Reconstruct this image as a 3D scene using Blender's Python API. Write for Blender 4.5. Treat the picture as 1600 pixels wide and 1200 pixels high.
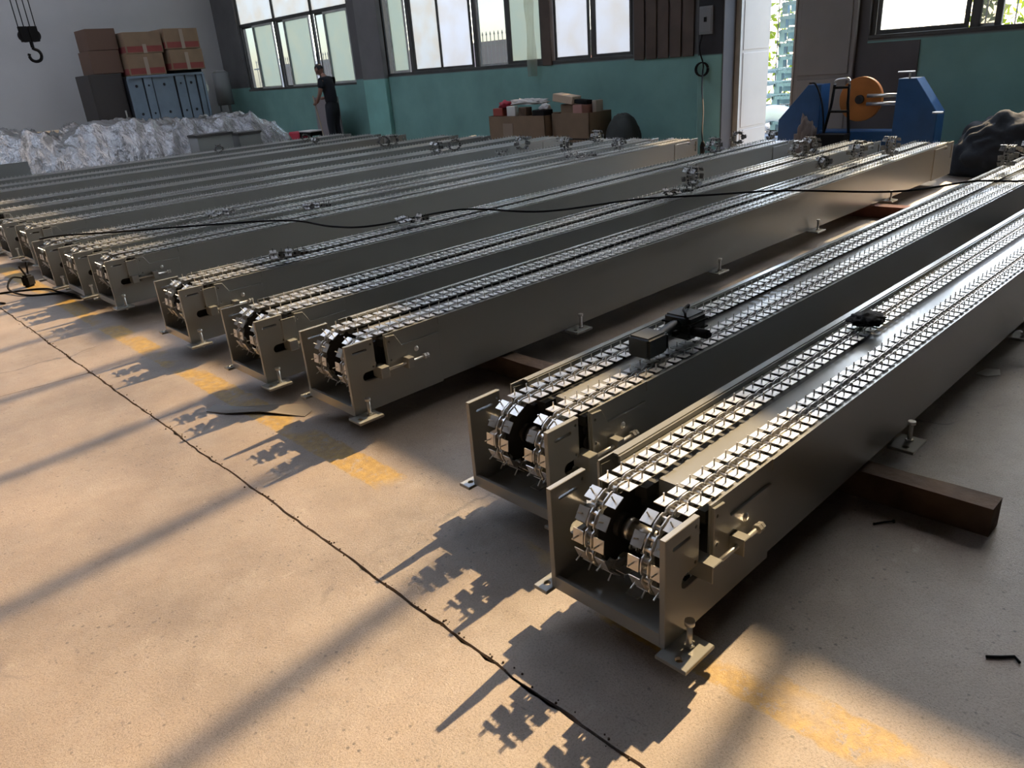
import bpy, bmesh, math, random
from mathutils import Vector, Matrix
PI = math.pi
S = bpy.context.scene
COL = S.collection
for o in list(bpy.data.objects):
    bpy.data.objects.remove(o)

# ------------------------------------------------------------------ camera, world, sun, exposure
H = 1.45
CX = (0.7175637, -0.3194992, 0.6188882)   # world X, Y, Z axes written in image axes (right, down, forward)
CY = (-0.6925885, -0.2333659, 0.6825404)
CZ = (-0.0736437, -0.9184011, -0.3887364)
cam_data = bpy.data.cameras.new('camera')
cam_data.sensor_fit = 'HORIZONTAL'
cam_data.sensor_width = 36.0
cam_data.lens = 1181.6 / 1600.0 * 36.0
cam_data.clip_start = 0.05
cam_data.clip_end = 300
cam = bpy.data.objects.new('camera', cam_data)
COL.objects.link(cam)
right = Vector((CX[0], CY[0], CZ[0])); down = Vector((CX[1], CY[1], CZ[1])); fwd = Vector((CX[2], CY[2], CZ[2]))
m = Matrix((right, -down, -fwd)).transposed().to_4x4()
m.translation = (0, 0, H)
cam.matrix_world = m
S.camera = cam

SUN_AZ, SUN_EL = math.radians(6.5), math.radians(41.5)
w = bpy.data.worlds.new('sky'); S.world = w; w.use_nodes = True
wn = w.node_tree.nodes; wl = w.node_tree.links
for n in list(wn): wn.remove(n)
sky = wn.new('ShaderNodeTexSky'); sky.sky_type = 'NISHITA'
sky.sun_disc = False; sky.sun_elevation = SUN_EL; sky.sun_rotation = PI / 2 - SUN_AZ
sky.air_density = 1.0; sky.dust_density = 1.0; sky.ozone_density = 1.0
bg = wn.new('ShaderNodeBackground'); bg.inputs['Strength'].default_value = 0.78
wo = wn.new('ShaderNodeOutputWorld')
wl.new(sky.outputs[0], bg.inputs[0]); wl.new(bg.outputs[0], wo.inputs[0])
sd = bpy.data.lights.new('sun', 'SUN'); sd.energy = 8.3; sd.angle = math.radians(0.55); sd.color = (1.0, 0.745, 0.445)
sun = bpy.data.objects.new('sun', sd); COL.objects.link(sun)
sdir = Vector((math.cos(SUN_EL) * math.cos(SUN_AZ), math.cos(SUN_EL) * math.sin(SUN_AZ), math.sin(SUN_EL)))
sun.rotation_euler = sdir.to_track_quat('Z', 'Y').to_euler()
sun.location = (10, 0, 20)
S.view_settings.view_transform = 'Standard'
S.view_settings.look = 'None'
S.view_settings.gamma = 1.0
S.view_settings.use_curve_mapping = False
S.view_settings.exposure = 0.8
S.cycles.max_bounces = 10
S.cycles.diffuse_bounces = 5
S.cycles.transparent_max_bounces = 16
S.cycles.sample_clamp_indirect = 6.0

# ------------------------------------------------------------------ materials
MATS = {}
def mat(name, col, rough=0.6, metal=0.0, var=0.0, vscale=3.0, bump=0.0, bscale=40.0, col2=None, spec=0.5, rvar=0.0, **kw):
    m = bpy.data.materials.new(name); m.use_nodes = True
    nt = m.node_tree; N = nt.nodes; L = nt.links
    b = N['Principled BSDF']
    b.inputs['Base Color'].default_value = (*col, 1)
    b.inputs['Roughness'].default_value = rough
    b.inputs['Metallic'].default_value = metal
    b.inputs['Specular IOR Level'].default_value = spec
    tc = N.new('ShaderNodeTexCoord')
    if var or col2:
        n = N.new('ShaderNodeTexNoise'); n.inputs['Scale'].default_value = vscale; n.inputs['Detail'].default_value = 6
        L.new(tc.outputs['Object'], n.inputs['Vector'])
        r = N.new('ShaderNodeValToRGB')
        c2 = col2 or tuple(c * (1 - var) for c in col)
        r.color_ramp.elements[0].position = 0.35; r.color_ramp.elements[0].color = (*c2, 1)
        r.color_ramp.elements[1].position = 0.65; r.color_ramp.elements[1].color = (*col, 1)
        L.new(n.outputs['Fac'], r.inputs['Fac']); L.new(r.outputs['Color'], b.inputs['Base Color'])
        if rvar:
            mr = N.new('ShaderNodeMapRange'); mr.inputs['To Min'].default_value = rough - rvar; mr.inputs['To Max'].default_value = rough + rvar
            L.new(n.outputs['Fac'], mr.inputs['Value']); L.new(mr.outputs[0], b.inputs['Roughness'])
    if bump:
        n2 = N.new('ShaderNodeTexNoise'); n2.inputs['Scale'].default_value = bscale; n2.inputs['Detail'].default_value = 4
        L.new(tc.outputs['Object'], n2.inputs['Vector'])
        bp = N.new('ShaderNodeBump'); bp.inputs['Strength'].default_value = bump; bp.inputs['Distance'].default_value = 0.01
        L.new(n2.outputs['Fac'], bp.inputs['Height']); L.new(bp.outputs[0], b.inputs['Normal'])
    for k, v in kw.items():
        b.inputs[k.replace('_', ' ')].default_value = v
    MATS[name] = m
    return m

PAINT = mat('pebble_grey_paint', (0.255, 0.257, 0.240), 0.24, var=0.04, vscale=1.2, bump=0.03, bscale=120, rvar=0.015, Coat_Weight=0.5, Coat_Roughness=0.18)
ZINC = mat('galvanised_steel', (0.70, 0.69, 0.66), 0.34, 0.80, var=0.10, vscale=30)
STEEL = mat('bright_steel', (0.74, 0.72, 0.68), 0.28, 1.0, var=0.2, vscale=20)
BLACK = mat('black_oiled_steel', (0.018, 0.018, 0.02), 0.55)
RAILM = mat('black_plastic_rail', (0.025, 0.027, 0.027), 0.5)
RUBBER = mat('black_rubber', (0.010, 0.010, 0.011), 0.85, spec=0.2)
DULL = mat('dull_steel', (0.34, 0.33, 0.31), 0.4, 0.85, var=0.3, vscale=30)
TOOLM = mat('dark_green_black_plastic', (0.008, 0.014, 0.016), 0.5)
WOOD = mat('old_timber', (0.16, 0.095, 0.055), 0.8, var=0.5, vscale=8, bump=0.5, bscale=30)
WOODR = mat('red_timber', (0.25, 0.09, 0.06), 0.8, var=0.4, vscale=8, bump=0.4, bscale=30)
CARD = mat('cardboard', (0.25, 0.165, 0.10), 0.85, var=0.12, vscale=4)
CARDR = mat('cardboard_red_print', (0.27, 0.06, 0.05), 0.8, var=0.15, vscale=6)
TAPE = mat('pale_packing_tape', (0.34, 0.26, 0.20), 0.4)
PAPER = mat('white_paper', (0.75, 0.72, 0.68), 0.7, var=0.1)
REDP = mat('red_plastic', (0.45, 0.03, 0.06), 0.4)
BLUE = mat('blue_machine_paint', (0.02, 0.085, 0.22), 0.4, var=0.2, vscale=5)
ORANGE = mat('orange_paint', (0.50, 0.17, 0.03), 0.45, var=0.25, vscale=4)
STEELBLUE = mat('blue_grey_steel', (0.19, 0.25, 0.31), 0.45, var=0.2, vscale=3)
TARP = mat('dark_tarpaulin', (0.016, 0.023, 0.034), 0.9, var=0.4, vscale=5, bump=0.5, bscale=12)
WALLG = mat('grey_plaster', (0.50, 0.485, 0.46), 0.85, var=0.12, vscale=0.6, bump=0.1, bscale=30)
WALLD = mat('dark_grey_wall', (0.11, 0.105, 0.105), 0.85, var=0.25, vscale=1.2)
BROWN = mat('brown_board', (0.11, 0.075, 0.055), 0.7, var=0.3, vscale=3)
ROOFM = mat('roof_sheet', (0.16, 0.16, 0.16), 0.8, var=0.2, vscale=1)
FRAME = mat('window_frame_dark', (0.075, 0.075, 0.07), 0.5, var=0.3, vscale=4)
FRAMEL = mat('window_frame_pale', (0.50, 0.50, 0.46), 0.5, var=0.2, vscale=4)
DOORW = mat('cream_door', (0.40, 0.355, 0.31), 0.55, var=0.08, vscale=2)
DOORG = mat('grey_door', (0.23, 0.215, 0.20), 0.6, var=0.1, vscale=2)
OUTG = mat('yard_concrete', (0.30, 0.30, 0.31), 0.9, var=0.15, vscale=1)
CRATE = mat('pale_blue_crate', (0.34, 0.46, 0.52), 0.45, 0.3, var=0.2, vscale=5)
FENCEM = mat('pale_fence', (0.40, 0.40, 0.39), 0.6)
FENCED = mat('dark_fence', (0.08, 0.09, 0.09), 0.6)
PINK = mat('pale_pink_wall', (0.45, 0.33, 0.30), 0.9, var=0.15, vscale=1)
SKIN = mat('skin', (0.33, 0.17, 0.12), 0.6)
SHIRT = mat('black_shirt', (0.010, 0.012, 0.018), 0.85)
TROUS = mat('dark_trousers', (0.012, 0.014, 0.02), 0.85)
HAIR = mat('black_hair', (0.012, 0.010, 0.010), 0.7)
BAGM = mat('white_bag', (0.85, 0.85, 0.85), 0.6)
BLUEC = mat('blue_hose', (0.03, 0.12, 0.30), 0.4)
FADED = mat('faded_red_box', (0.35, 0.07, 0.05), 0.7)
BROOMW = mat('pale_wood_stick', (0.45, 0.36, 0.24), 0.6)

def leaf_mat(name, c1, c2):
    m = mat(name, c1, 0.6, col2=c2, vscale=2.0)
    nt = m.node_tree; N = nt.nodes; L = nt.links
    tr = N.new('ShaderNodeBsdfTranslucent'); tr.inputs[0].default_value = (*[min(1, c * 1.6) for c in c1], 1)
    mx = N.new('ShaderNodeMixShader'); mx.inputs[0].default_value = 0.45
    L.new(N['Principled BSDF'].outputs[0], mx.inputs[1]); L.new(tr.outputs[0], mx.inputs[2])
    L.new(mx.outputs[0], N['Material Output'].inputs[0])
    return m
LEAF = leaf_mat('yellow_green_leaf', (0.16, 0.22, 0.02), (0.05, 0.10, 0.015))
LEAF2 = leaf_mat('grey_green_leaf', (0.06, 0.11, 0.05), (0.03, 0.05, 0.025))

def pane_mat(name, col, clear, dirt=(0.45, 0.36, 0.22), damt=0.25):
    """frosted or dusty glass: part of the daylight goes straight through, the rest is scattered"""
    m = bpy.data.materials.new(name); m.use_nodes = True
    nt = m.node_tree; N = nt.nodes; L = nt.links
    for n in list(N): N.remove(n)
    out = N.new('ShaderNodeOutputMaterial')
    tc = N.new('ShaderNodeTexCoord'); no = N.new('ShaderNodeTexNoise'); no.inputs['Scale'].default_value = 2.2; no.inputs['Detail'].default_value = 6
    L.new(tc.outputs['Object'], no.inputs['Vector'])
    rp = N.new('ShaderNodeValToRGB'); rp.color_ramp.elements[0].position = 0.30; rp.color_ramp.elements[1].position = 0.60
    mix = tuple(c * (1 - damt) + d * damt for c, d in zip(col, dirt))
    rp.color_ramp.elements[0].color = (*mix, 1); rp.color_ramp.elements[1].color = (*col, 1)
    L.new(no.outputs['Fac'], rp.inputs[0])
    tl = N.new('ShaderNodeBsdfTranslucent'); L.new(rp.outputs[0], tl.inputs[0])
    tp = N.new('ShaderNodeBsdfTransparent'); L.new(rp.outputs[0], tp.inputs[0])
    df = N.new('ShaderNodeBsdfGlossy'); df.inputs['Roughness'].default_value = 0.25
    m1 = N.new('ShaderNodeMixShader'); m1.inputs[0].default_value = clear
    L.new(tl.outputs[0], m1.inputs[1]); L.new(tp.outputs[0], m1.inputs[2])
    m2 = N.new('ShaderNodeMixShader'); m2.inputs[0].default_value = 0.05
    L.new(m1.outputs[0], m2.inputs[1]); L.new(df.outputs[0], m2.inputs[2])
    L.new(m2.outputs[0], out.inputs[0])
    return m
P_FROST = pane_mat('frosted_glass', (0.25, 0.29, 0.285), 0.04, damt=0.08)
P_DUST = pane_mat('dusty_glass', (0.33, 0.36, 0.385), 0.07, dirt=(0.30,0.24,0.15), damt=0.28)
P_BRIGHT = pane_mat('bright_dusty_glass', (0.86, 0.91, 0.95), 0.10, dirt=(0.66,0.66,0.60), damt=0.35)
P_SUNNY = pane_mat('thinly_dusted_glass', (0.86, 0.90, 0.92), 0.68, dirt=(0.6,0.6,0.5), damt=0.3)
P_PAPER = pane_mat('papered_glass', (0.345, 0.375, 0.42), 0.04, dirt=(0.30,0.27,0.20), damt=0.25)
P_CLEAR = pane_mat('clear_glass', (0.34, 0.36, 0.37), 0.93, damt=0.05)
P_ROOF = pane_mat('added_translucent_sheet', (0.62, 0.66, 0.70), 0.0, damt=0.05)  # only for the added rooflights, diffuses daylight into the hall
P_HIGH = pane_mat('high_window_glass', (0.93, 0.92, 0.90), 0.92, damt=0.06)

def film_mat():
    m = mat('crumpled_plastic_film', (0.22, 0.215, 0.21), 0.22, 0.6, var=0.45, vscale=3.5, bump=1.0, bscale=9, spec=0.9)
    b = m.node_tree.nodes['Principled BSDF']
    nt = m.node_tree; N = nt.nodes; L = nt.links
    tc = N.new('ShaderNodeTexCoord'); hs = []
    for sc_, rot in ((3.0, 0.4), (7.5, -0.6), (17.0, 0.2)):
        mp = N.new('ShaderNodeMapping'); mp.inputs['Scale'].default_value = (sc_ * 0.9, sc_ * 0.35, sc_ * 0.45); mp.inputs['Rotation'].default_value = (rot, rot, rot)
        vo = N.new('ShaderNodeTexVoronoi'); L.new(tc.outputs['Object'], mp.inputs[0]); L.new(mp.outputs[0], vo.inputs['Vector']); hs.append(vo.outputs['Distance'])
    a = N.new('ShaderNodeMath'); a.operation = 'MULTIPLY_ADD'; L.new(hs[1], a.inputs[0]); a.inputs[1].default_value = 0.5; L.new(hs[0], a.inputs[2])
    c = N.new('ShaderNodeMath'); c.operation = 'MULTIPLY_ADD'; L.new(hs[2], c.inputs[0]); c.inputs[1].default_value = 0.25; L.new(a.outputs[0], c.inputs[2])
    b.inputs['Coat Weight'].default_value = 0.75; b.inputs['Coat Roughness'].default_value = 0.26
    bp = N.new('ShaderNodeBump'); bp.inputs['Strength'].default_value = 0.45; bp.inputs['Distance'].default_value = 0.06
    L.new(c.outputs[0], bp.inputs['Height']); L.new(bp.outputs[0], b.inputs['Normal'])
    return m
FILM = film_mat()

def wall_mat(name, zsplit, upper, lower, soft=0.012):
    """painted wall: a lower band of one paint, plain plaster above"""
    m = mat(name, upper, 0.75, bump=0.15, bscale=25)
    nt = m.node_tree; N = nt.nodes; L = nt.links; b = N['Principled BSDF']
    tc = N.new('ShaderNodeTexCoord'); sp = N.new('ShaderNodeSeparateXYZ'); L.new(tc.outputs['Object'], sp.inputs[0])
    no = N.new('ShaderNodeTexNoise'); no.inputs['Scale'].default_value = 1.3; no.inputs['Detail'].default_value = 7; L.new(tc.outputs['Object'], no.inputs['Vector'])
    mr = N.new('ShaderNodeMapRange'); mr.inputs['From Min'].default_value = zsplit - soft; mr.inputs['From Max'].default_value = zsplit + soft
    L.new(sp.outputs['Z'], mr.inputs['Value'])
    def ramp(c):
        r = N.new('ShaderNodeValToRGB'); r.color_ramp.elements[0].position = 0.3; r.color_ramp.elements[1].position = 0.7
        r.color_ramp.elements[0].color = (*[k * 0.72 for k in c], 1); r.color_ramp.elements[1].color = (*c, 1)
        L.new(no.outputs['Fac'], r.inputs[0]); return r
    a, c = ramp(lower), ramp(upper)
    mx = N.new('ShaderNodeMix'); mx.data_type = 'RGBA'
    L.new(mr.outputs[0], mx.inputs['Factor']); L.new(a.outputs[0], mx.inputs[6]); L.new(c.outputs[0], mx.inputs[7])
    L.new(mx.outputs[2], b.inputs['Base Color'])
    return m
TEAL = (0.22, 0.42, 0.37)
WALLB = wall_mat('teal_dado_wall', 1.38, (0.13, 0.125, 0.12), TEAL)
PILAST = wall_mat('teal_pilaster', 1.36, (0.20, 0.19, 0.185), (0.30, 0.62, 0.54))
WALLK = wall_mat('teal_dado_black_above', 1.36, (0.025, 0.025, 0.028), TEAL)

def floor_mat():
    m = bpy.data.materials.new('worn_concrete'); m.use_nodes = True
    nt = m.node_tree; N = nt.nodes; L = nt.links; b = N['Principled BSDF']
    tc = N.new('ShaderNodeTexCoord')
    V = tc.outputs['Object']
    def noise(s, d=5, r=0.6, vec=V, dist=0):
        n = N.new('ShaderNodeTexNoise'); n.inputs['Scale'].default_value = s; n.inputs['Detail'].default_value = d; n.inputs['Roughness'].default_value = r
        n.inputs['Distortion'].default_value = dist
        L.new(vec, n.inputs['Vector']); return n.outputs['Fac']
    def ramp(f, p0, p1, c0=(0, 0, 0), c1=(1, 1, 1)):
        r = N.new('ShaderNodeValToRGB'); e = r.color_ramp.elements
        e[0].position = p0; e[1].position = p1; e[0].color = (*c0, 1); e[1].color = (*c1, 1)
        L.new(f, r.inputs[0]); return r.outputs[0]
    def mix(f, a, c, mode='MIX'):
        x = N.new('ShaderNodeMix'); x.data_type = 'RGBA'; x.blend_type = mode
        if isinstance(f, float): x.inputs[0].default_value = f
        else: L.new(f, x.inputs[0])
        for s, v in ((6, a), (7, c)):
            if isinstance(v, tuple): x.inputs[s].default_value = (*v, 1)
            else: L.new(v, x.inputs[s])
        return x.outputs[2]
    def math_(op, a, c=None):
        x = N.new('ShaderNodeMath'); x.operation = op; x.use_clamp = True
        for i, v in enumerate((a, c)):
            if v is None: continue
            if isinstance(v, (int, float)): x.inputs[i].default_value = v
            else: L.new(v, x.inputs[i])
        return x.outputs[0]
    base = ramp(noise(0.9, 8, 0.62), 0.30, 0.72, (0.155, 0.122, 0.096), (0.425, 0.335, 0.262))
    base = mix(math_('MULTIPLY', ramp(noise(4.5, 8, 0.7), 0.45, 0.75), 0.5), base, (0.38, 0.33, 0.28))
    # pores and grit
    grit = ramp(noise(170, 4, 0.85), 0.34, 0.50, (0.34, 0.32, 0.31), (1, 1, 1))
    base = mix(0.8, base, grit, 'MULTIPLY')
    blot = ramp(noise(2.3, 9, 0.75, dist=0.6), 0.60, 0.72)
    base = mix(math_('MULTIPLY', blot, 0.35), base, (0.13, 0.10, 0.085))
    vs_ = N.new('ShaderNodeTexVoronoi'); vs_.inputs['Scale'].default_value = 34; L.new(V, vs_.inputs['Vector'])
    speck = math_('MULTIPLY', ramp(vs_.outputs['Distance'], 0.10, 0.20, (1, 1, 1), (0, 0, 0)), ramp(noise(2.6, 6, 0.7), 0.44, 0.58))
    base = mix(math_('MULTIPLY', speck, 0.75), base, (0.055, 0.045, 0.04))
    pale = ramp(noise(7.0, 8, 0.75, dist=0.4), 0.60, 0.70)
    base = mix(math_('MULTIPLY', pale, 0.30), base, (0.52, 0.46, 0.39))
    mp2 = N.new('ShaderNodeMapping'); mp2.inputs['Scale'].default_value = (3, 30, 1); mp2.inputs['Rotation'].default_value = (0, 0, -0.5); L.new(V, mp2.inputs[0])
    scr = math_('MULTIPLY', ramp(noise(1.6, 5, 0.7, mp2.outputs[0]), 0.70, 0.73), ramp(noise(1.9, 4), 0.48, 0.58))
    base = mix(math_('MULTIPLY', scr, 0.6), base, (0.06, 0.05, 0.045))
    # dark scuffs, short scratches
    mp = N.new('ShaderNodeMapping'); mp.inputs['Scale'].default_value = (9, 2.2, 1); mp.inputs['Rotation'].default_value = (0, 0, 0.7); L.new(V, mp.inputs[0])
    sc = ramp(noise(3.2, 7, 0.75, mp.outputs[0]), 0.625, 0.68)
    base = mix(math_('MULTIPLY', sc, 0.65), base, (0.07, 0.06, 0.06))
    # hairline cracks
    vo = N.new('ShaderNodeTexVoronoi'); vo.feature = 'DISTANCE_TO_EDGE'; vo.inputs['Scale'].default_value = 0.33
    dv = N.new('ShaderNodeVectorMath'); dv.operation = 'ADD'
    nn = N.new('ShaderNodeTexNoise'); nn.inputs['Scale'].default_value = 3.5; nn.inputs['Detail'].default_value = 8; L.new(V, nn.inputs['Vector'])
    sv = N.new('ShaderNodeVectorMath'); sv.operation = 'SCALE'; sv.inputs['Scale'].default_value = 0.35; L.new(nn.outputs['Color'], sv.inputs[0])
    L.new(V, dv.inputs[0]); L.new(sv.outputs[0], dv.inputs[1]); L.new(dv.outputs[0], vo.inputs['Vector'])
    hair = ramp(vo.outputs['Distance'], 0.0, 0.0035, (1, 1, 1), (0, 0, 0))
    hair = math_('MULTIPLY', hair, ramp(noise(1.1, 3), 0.50, 0.56))
    base = mix(math_('MULTIPLY', hair, 0.8), base, (0.06, 0.05, 0.045))
    # worn yellow stripe
    sp = N.new('ShaderNodeSeparateXYZ'); L.new(V, sp.inputs[0])
    wob = math_('MULTIPLY', noise(14, 6, 0.7), 0.05)
    xx = math_('ADD', sp.outputs['X'], 0.0); 
    x2 = N.new('ShaderNodeMath'); x2.operation = 'ADD'; L.new(sp.outputs['X'], x2.inputs[0]); L.new(wob, x2.inputs[1])
    d = N.new('ShaderNodeMath'); d.operation = 'SUBTRACT'; L.new(x2.outputs[0], d.inputs[0]); d.inputs[1].default_value = 1.375
    ab = N.new('ShaderNodeMath'); ab.operation = 'ABSOLUTE'; L.new(d.outputs[0], ab.inputs[0])
    st = ramp(ab.outputs[0], 0.062, 0.072, (1, 1, 1), (0, 0, 0))
    wear = ramp(noise(1.9, 3, 0.5), 0.44, 0.51)
    wear2 = ramp(noise(20, 9, 0.85), 0.42, 0.47)
    wear3 = math_('MULTIPLY', wear, wear2)
    yel = math_('MULTIPLY', st, wear3)
    base = mix(math_('MULTIPLY', yel, 0.93), base, mix(ramp(noise(30, 5), 0.4, 0.6), (0.30, 0.18, 0.03), (0.42, 0.26, 0.045)))
    L.new(base, b.inputs['Base Color'])
    rg = N.new('ShaderNodeMapRange'); rg.inputs['To Min'].default_value = 0.24; rg.inputs['To Max'].default_value = 0.52
    L.new(noise(3.0, 8, 0.7), rg.inputs['Value']); L.new(rg.outputs[0], b.inputs['Roughness'])
    b.inputs['Specular IOR Level'].default_value = 0.9
    bp = N.new('ShaderNodeBump'); bp.inputs['Strength'].default_value = 0.55; bp.inputs['Distance'].default_value = 0.005
    hh = N.new('ShaderNodeMath'); hh.operation = 'ADD'; L.new(noise(160, 4, 0.8), hh.inputs[0]); L.new(noise(22, 6, 0.7), hh.inputs[1])
    L.new(hh.outputs[0], bp.inputs['Height']); L.new(bp.outputs[0], b.inputs['Normal'])
    return m
FLOOR = floor_mat()

# ------------------------------------------------------------------ helpers
def mesh_of(bm, name, mats, smooth=False):
    me = bpy.data.meshes.new(name); bm.normal_update(); bm.to_mesh(me); bm.free()
    for x in (mats if isinstance(mats, (list, tuple)) else [mats]): me.materials.append(x)
    if smooth:
        for p in me.polygons: p.use_smooth = True
    return me
def link(name, data, parent=None, loc=(0, 0, 0), rot=(0, 0, 0)):
    o = bpy.data.objects.new(name, data); COL.objects.link(o)
    o.location = loc; o.rotation_euler = rot
    if parent is not None: o.parent = parent
    return o
def obj(name, bm, mats, parent=None, loc=(0, 0, 0), rot=(0, 0, 0), smooth=False):
    return link(name, mesh_of(bm, name, mats, smooth), parent, loc, rot)
def tag(o, label, cat, group=None, kind=None):
    o['label'] = label; o['category'] = cat
    if group: o['group'] = group
    if kind: o['kind'] = kind
    return o
def thing(name, label, cat, loc=(0, 0, 0), rotz=0, group=None):
    o = link(name, None, None, loc, (0, 0, rotz)); o.empty_display_size = 0.1
    return tag(o, label, cat, group)
def struct(o):
    o['kind'] = 'structure'; return o
def B(): return bmesh.new()
def box(bm, x0, x1, y0, y1, z0, z1, mi=0, M=None):
    vs = [bm.verts.new((x, y, z)) for x in (x0, x1) for y in (y0, y1) for z in (z0, z1)]
    if M is not None:
        for v in vs: v.co = M @ v.co
    for f in ((0, 1, 3, 2), (4, 6, 7, 5), (0, 4, 5, 1), (2, 3, 7, 6), (0, 2, 6, 4), (1, 5, 7, 3)):
        fc = bm.faces.new([vs[i] for i in f]); fc.material_index = mi
    return vs
def cyl(bm, p, q, r, n=12, mi=0, r2=None, cap=True):
    p = Vector(p); q = Vector(q); d = (q - p).normalized()
    a = d.orthogonal().normalized(); b = d.cross(a)
    r2 = r if r2 is None else r2
    A = [bm.verts.new(p + (a * math.cos(t) + b * math.sin(t)) * r) for t in [2 * PI * i / n for i in range(n)]]
    C = [bm.verts.new(q + (a * math.cos(t) + b * math.sin(t)) * r2) for t in [2 * PI * i / n for i in range(n)]]
    for i in range(n):
        f = bm.faces.new((A[i], A[(i + 1) % n], C[(i + 1) % n], C[i])); f.material_index = mi; f.smooth = n > 8
    if cap:
        f = bm.faces.new(A[::-1]); f.material_index = mi
        f = bm.faces.new(C); f.material_index = mi
def ball(bm, c, r, u=10, v=6, mi=0, sc=(1, 1, 1)):
    res = bmesh.ops.create_uvsphere(bm, u_segments=u, v_segments=v, radius=r)
    for x in res['verts']:
        x.co = Vector((x.co.x * sc[0], x.co.y * sc[1], x.co.z * sc[2])) + Vector(c)
        for f in x.link_faces: f.material_index = mi; f.smooth = True
def tube(bm, pts, r, n=6, mi=0):
    pts = [Vector(p) for p in pts]; rings = []
    up = Vector((0, 0, 1))
    for i, p in enumerate(pts):
        d = (pts[min(i + 1, len(pts) - 1)] - pts[max(i - 1, 0)])
        d = d.normalized() if d.length > 1e-9 else Vector((1, 0, 0))
        a = d.cross(up); a = a.normalized() if a.length > 1e-3 else Vector((1, 0, 0))
        b = a.cross(d)
        rings.append([bm.verts.new(p + (a * math.cos(2 * PI * k / n) + b * math.sin(2 * PI * k / n)) * r) for k in range(n)])
    for A, C in zip(rings, rings[1:]):
        for k in range(n):
            f = bm.faces.new((A[k], A[(k + 1) % n], C[(k + 1) % n], C[k])); f.material_index = mi; f.smooth = True
    bm.faces.new(rings[0][::-1]).material_index = mi; bm.faces.new(rings[-1]).material_index = mi
def catmull(pts, n=8):
    P = [Vector(p) for p in pts]; P = [P[0] * 2 - P[1]] + P + [P[-1] * 2 - P[-2]]; out = []
    for i in range(1, len(P) - 2):
        for k in range(n):
            t = k / n; a, b, c, d = P[i - 1:i + 3]
            out.append(0.5 * ((2 * b) + (c - a) * t + (2 * a - 5 * b + 4 * c - d) * t * t + (3 * b - a - 3 * c + d) * t ** 3))
    out.append(P[-2]); return out
def bevel(bm, w, seg=1):
    bmesh.ops.recalc_face_normals(bm, faces=bm.faces[:]); bm.normal_update()
    bmesh.ops.bevel(bm, geom=[e for e in bm.edges if e.is_manifold and e.calc_face_angle(0) > 0.6], offset=w, segments=seg, affect='EDGES', clamp_overlap=True)
def circle_pts(cx, cz, r, n=14): return [(cx + r * math.cos(2 * PI * i / n), cz + r * math.sin(2 * PI * i / n)) for i in range(n)]
def slot_pts(x0, x1, z, r, n=6):
    return [(x1 + r * math.cos(t), z + r * math.sin(t)) for t in [-PI / 2 + PI * i / n for i in range(n + 1)]] + \
           [(x0 - r * math.cos(t), z - r * math.sin(t)) for t in [-PI / 2 + PI * i / n for i in range(n + 1)]]
def plate_mesh(name, loops, thick, mats, plane='xz', bev=0.0015):
    """a flat plate with real holes: first loop outline, others holes"""
    cu = bpy.data.curves.new(name, 'CURVE'); cu.dimensions = '2D'; cu.fill_mode = 'BOTH'
    cu.extrude = thick / 2; cu.bevel_depth = bev; cu.bevel_resolution = 0; cu.offset = -bev
    for lp in loops:
        s = cu.splines.new('POLY'); s.points.add(len(lp) - 1); s.use_cyclic_u = True
        for i, (a, b) in enumerate(lp): s.points[i].co = (a, b, 0, 1)
    o = bpy.data.objects.new(name, cu); COL.objects.link(o)
    dg = bpy.context.evaluated_depsgraph_get()
    me = bpy.data.meshes.new_from_object(o.evaluated_get(dg))
    bpy.data.objects.remove(o); bpy.data.curves.remove(cu)
    me.name = name
    for p in me.polygons: p.use_smooth = False
    if plane == 'xz': me.transform(Matrix.Rotation(PI / 2, 4, 'X'))
    elif plane == 'yz': me.transform(Matrix(((0, 0, 1, 0), (1, 0, 0, 0), (0, 1, 0, 0), (0, 0, 0, 1))))
    me.materials.clear(); me.materials.append(mats)
    return me
rnd = random.Random(7)

# ------------------------------------------------------------------ the shell of the hall
XB = 10.4            # inner face of the back wall
YL, YR, XN, ZT = 22.7, -7.0, -9.0, 11.3
TH = 0.24
Z0, Z1 = 1.40, 4.25          # main windows
C0, C1 = 7.95, 10.75         # high windows
W = [(21.37, 15.94), (14.76, 8.02), (4.37, 0.1)]
ZU = 7.4                     # top of window 3, its unseen upper panes added for glare
HY0, HY1 = 0.9, 21.8         # extent of the high window band

# floor: concrete slabs with an open, crumbled joint
floor = struct(link('floor', None)); floor.empty_display_size = 0.1
sub = B(); box(sub, XN, XB + 0.3, YR, YL, -0.20, -0.022)
so = obj('subfloor', sub, BLACK, floor)
def jag(a, b, n, amp, seed):
    r = random.Random(seed); out = []
    y = 0.0
    for i in range(n + 1):
        t = i / n
        y = 0.75 * y + r.uniform(-amp, amp)
        out.append((a[0] + (b[0] - a[0]) * t, a[1] + (b[1] - a[1]) * t, y))
    return out
def slab(name, outline):
    bm = B()
    top = [bm.verts.new((x, y, 0)) for x, y in outline]; bot = [bm.verts.new((x, y, -0.03)) for x, y in outline]
    f = bm.faces.new(top)
    n = len(outline)
    for i in range(n):
        bm.faces.new((top[i], bot[i], bot[(i + 1) % n], top[(i + 1) % n]))
    bmesh.ops.triangulate(bm, faces=[f])
    bmesh.ops.recalc_face_normals(bm, faces=bm.faces[:])
    return obj(name, bm, FLOOR, floor)
J = jag((0.965, YR), (0.985, YL), 900, 0.0032, 3)
J2 = jag((0, 0), (0, 1), 900, 0.0020, 5)
def joint_x(i): return J[i][0] + J[i][2]
rr = random.Random(11)
nearside = [(joint_x(i) - 0.0035 - abs(J2[i][2]) - (0.006 if rr.random() < 0.05 else 0), J[i][1]) for i in range(901)]
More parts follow.
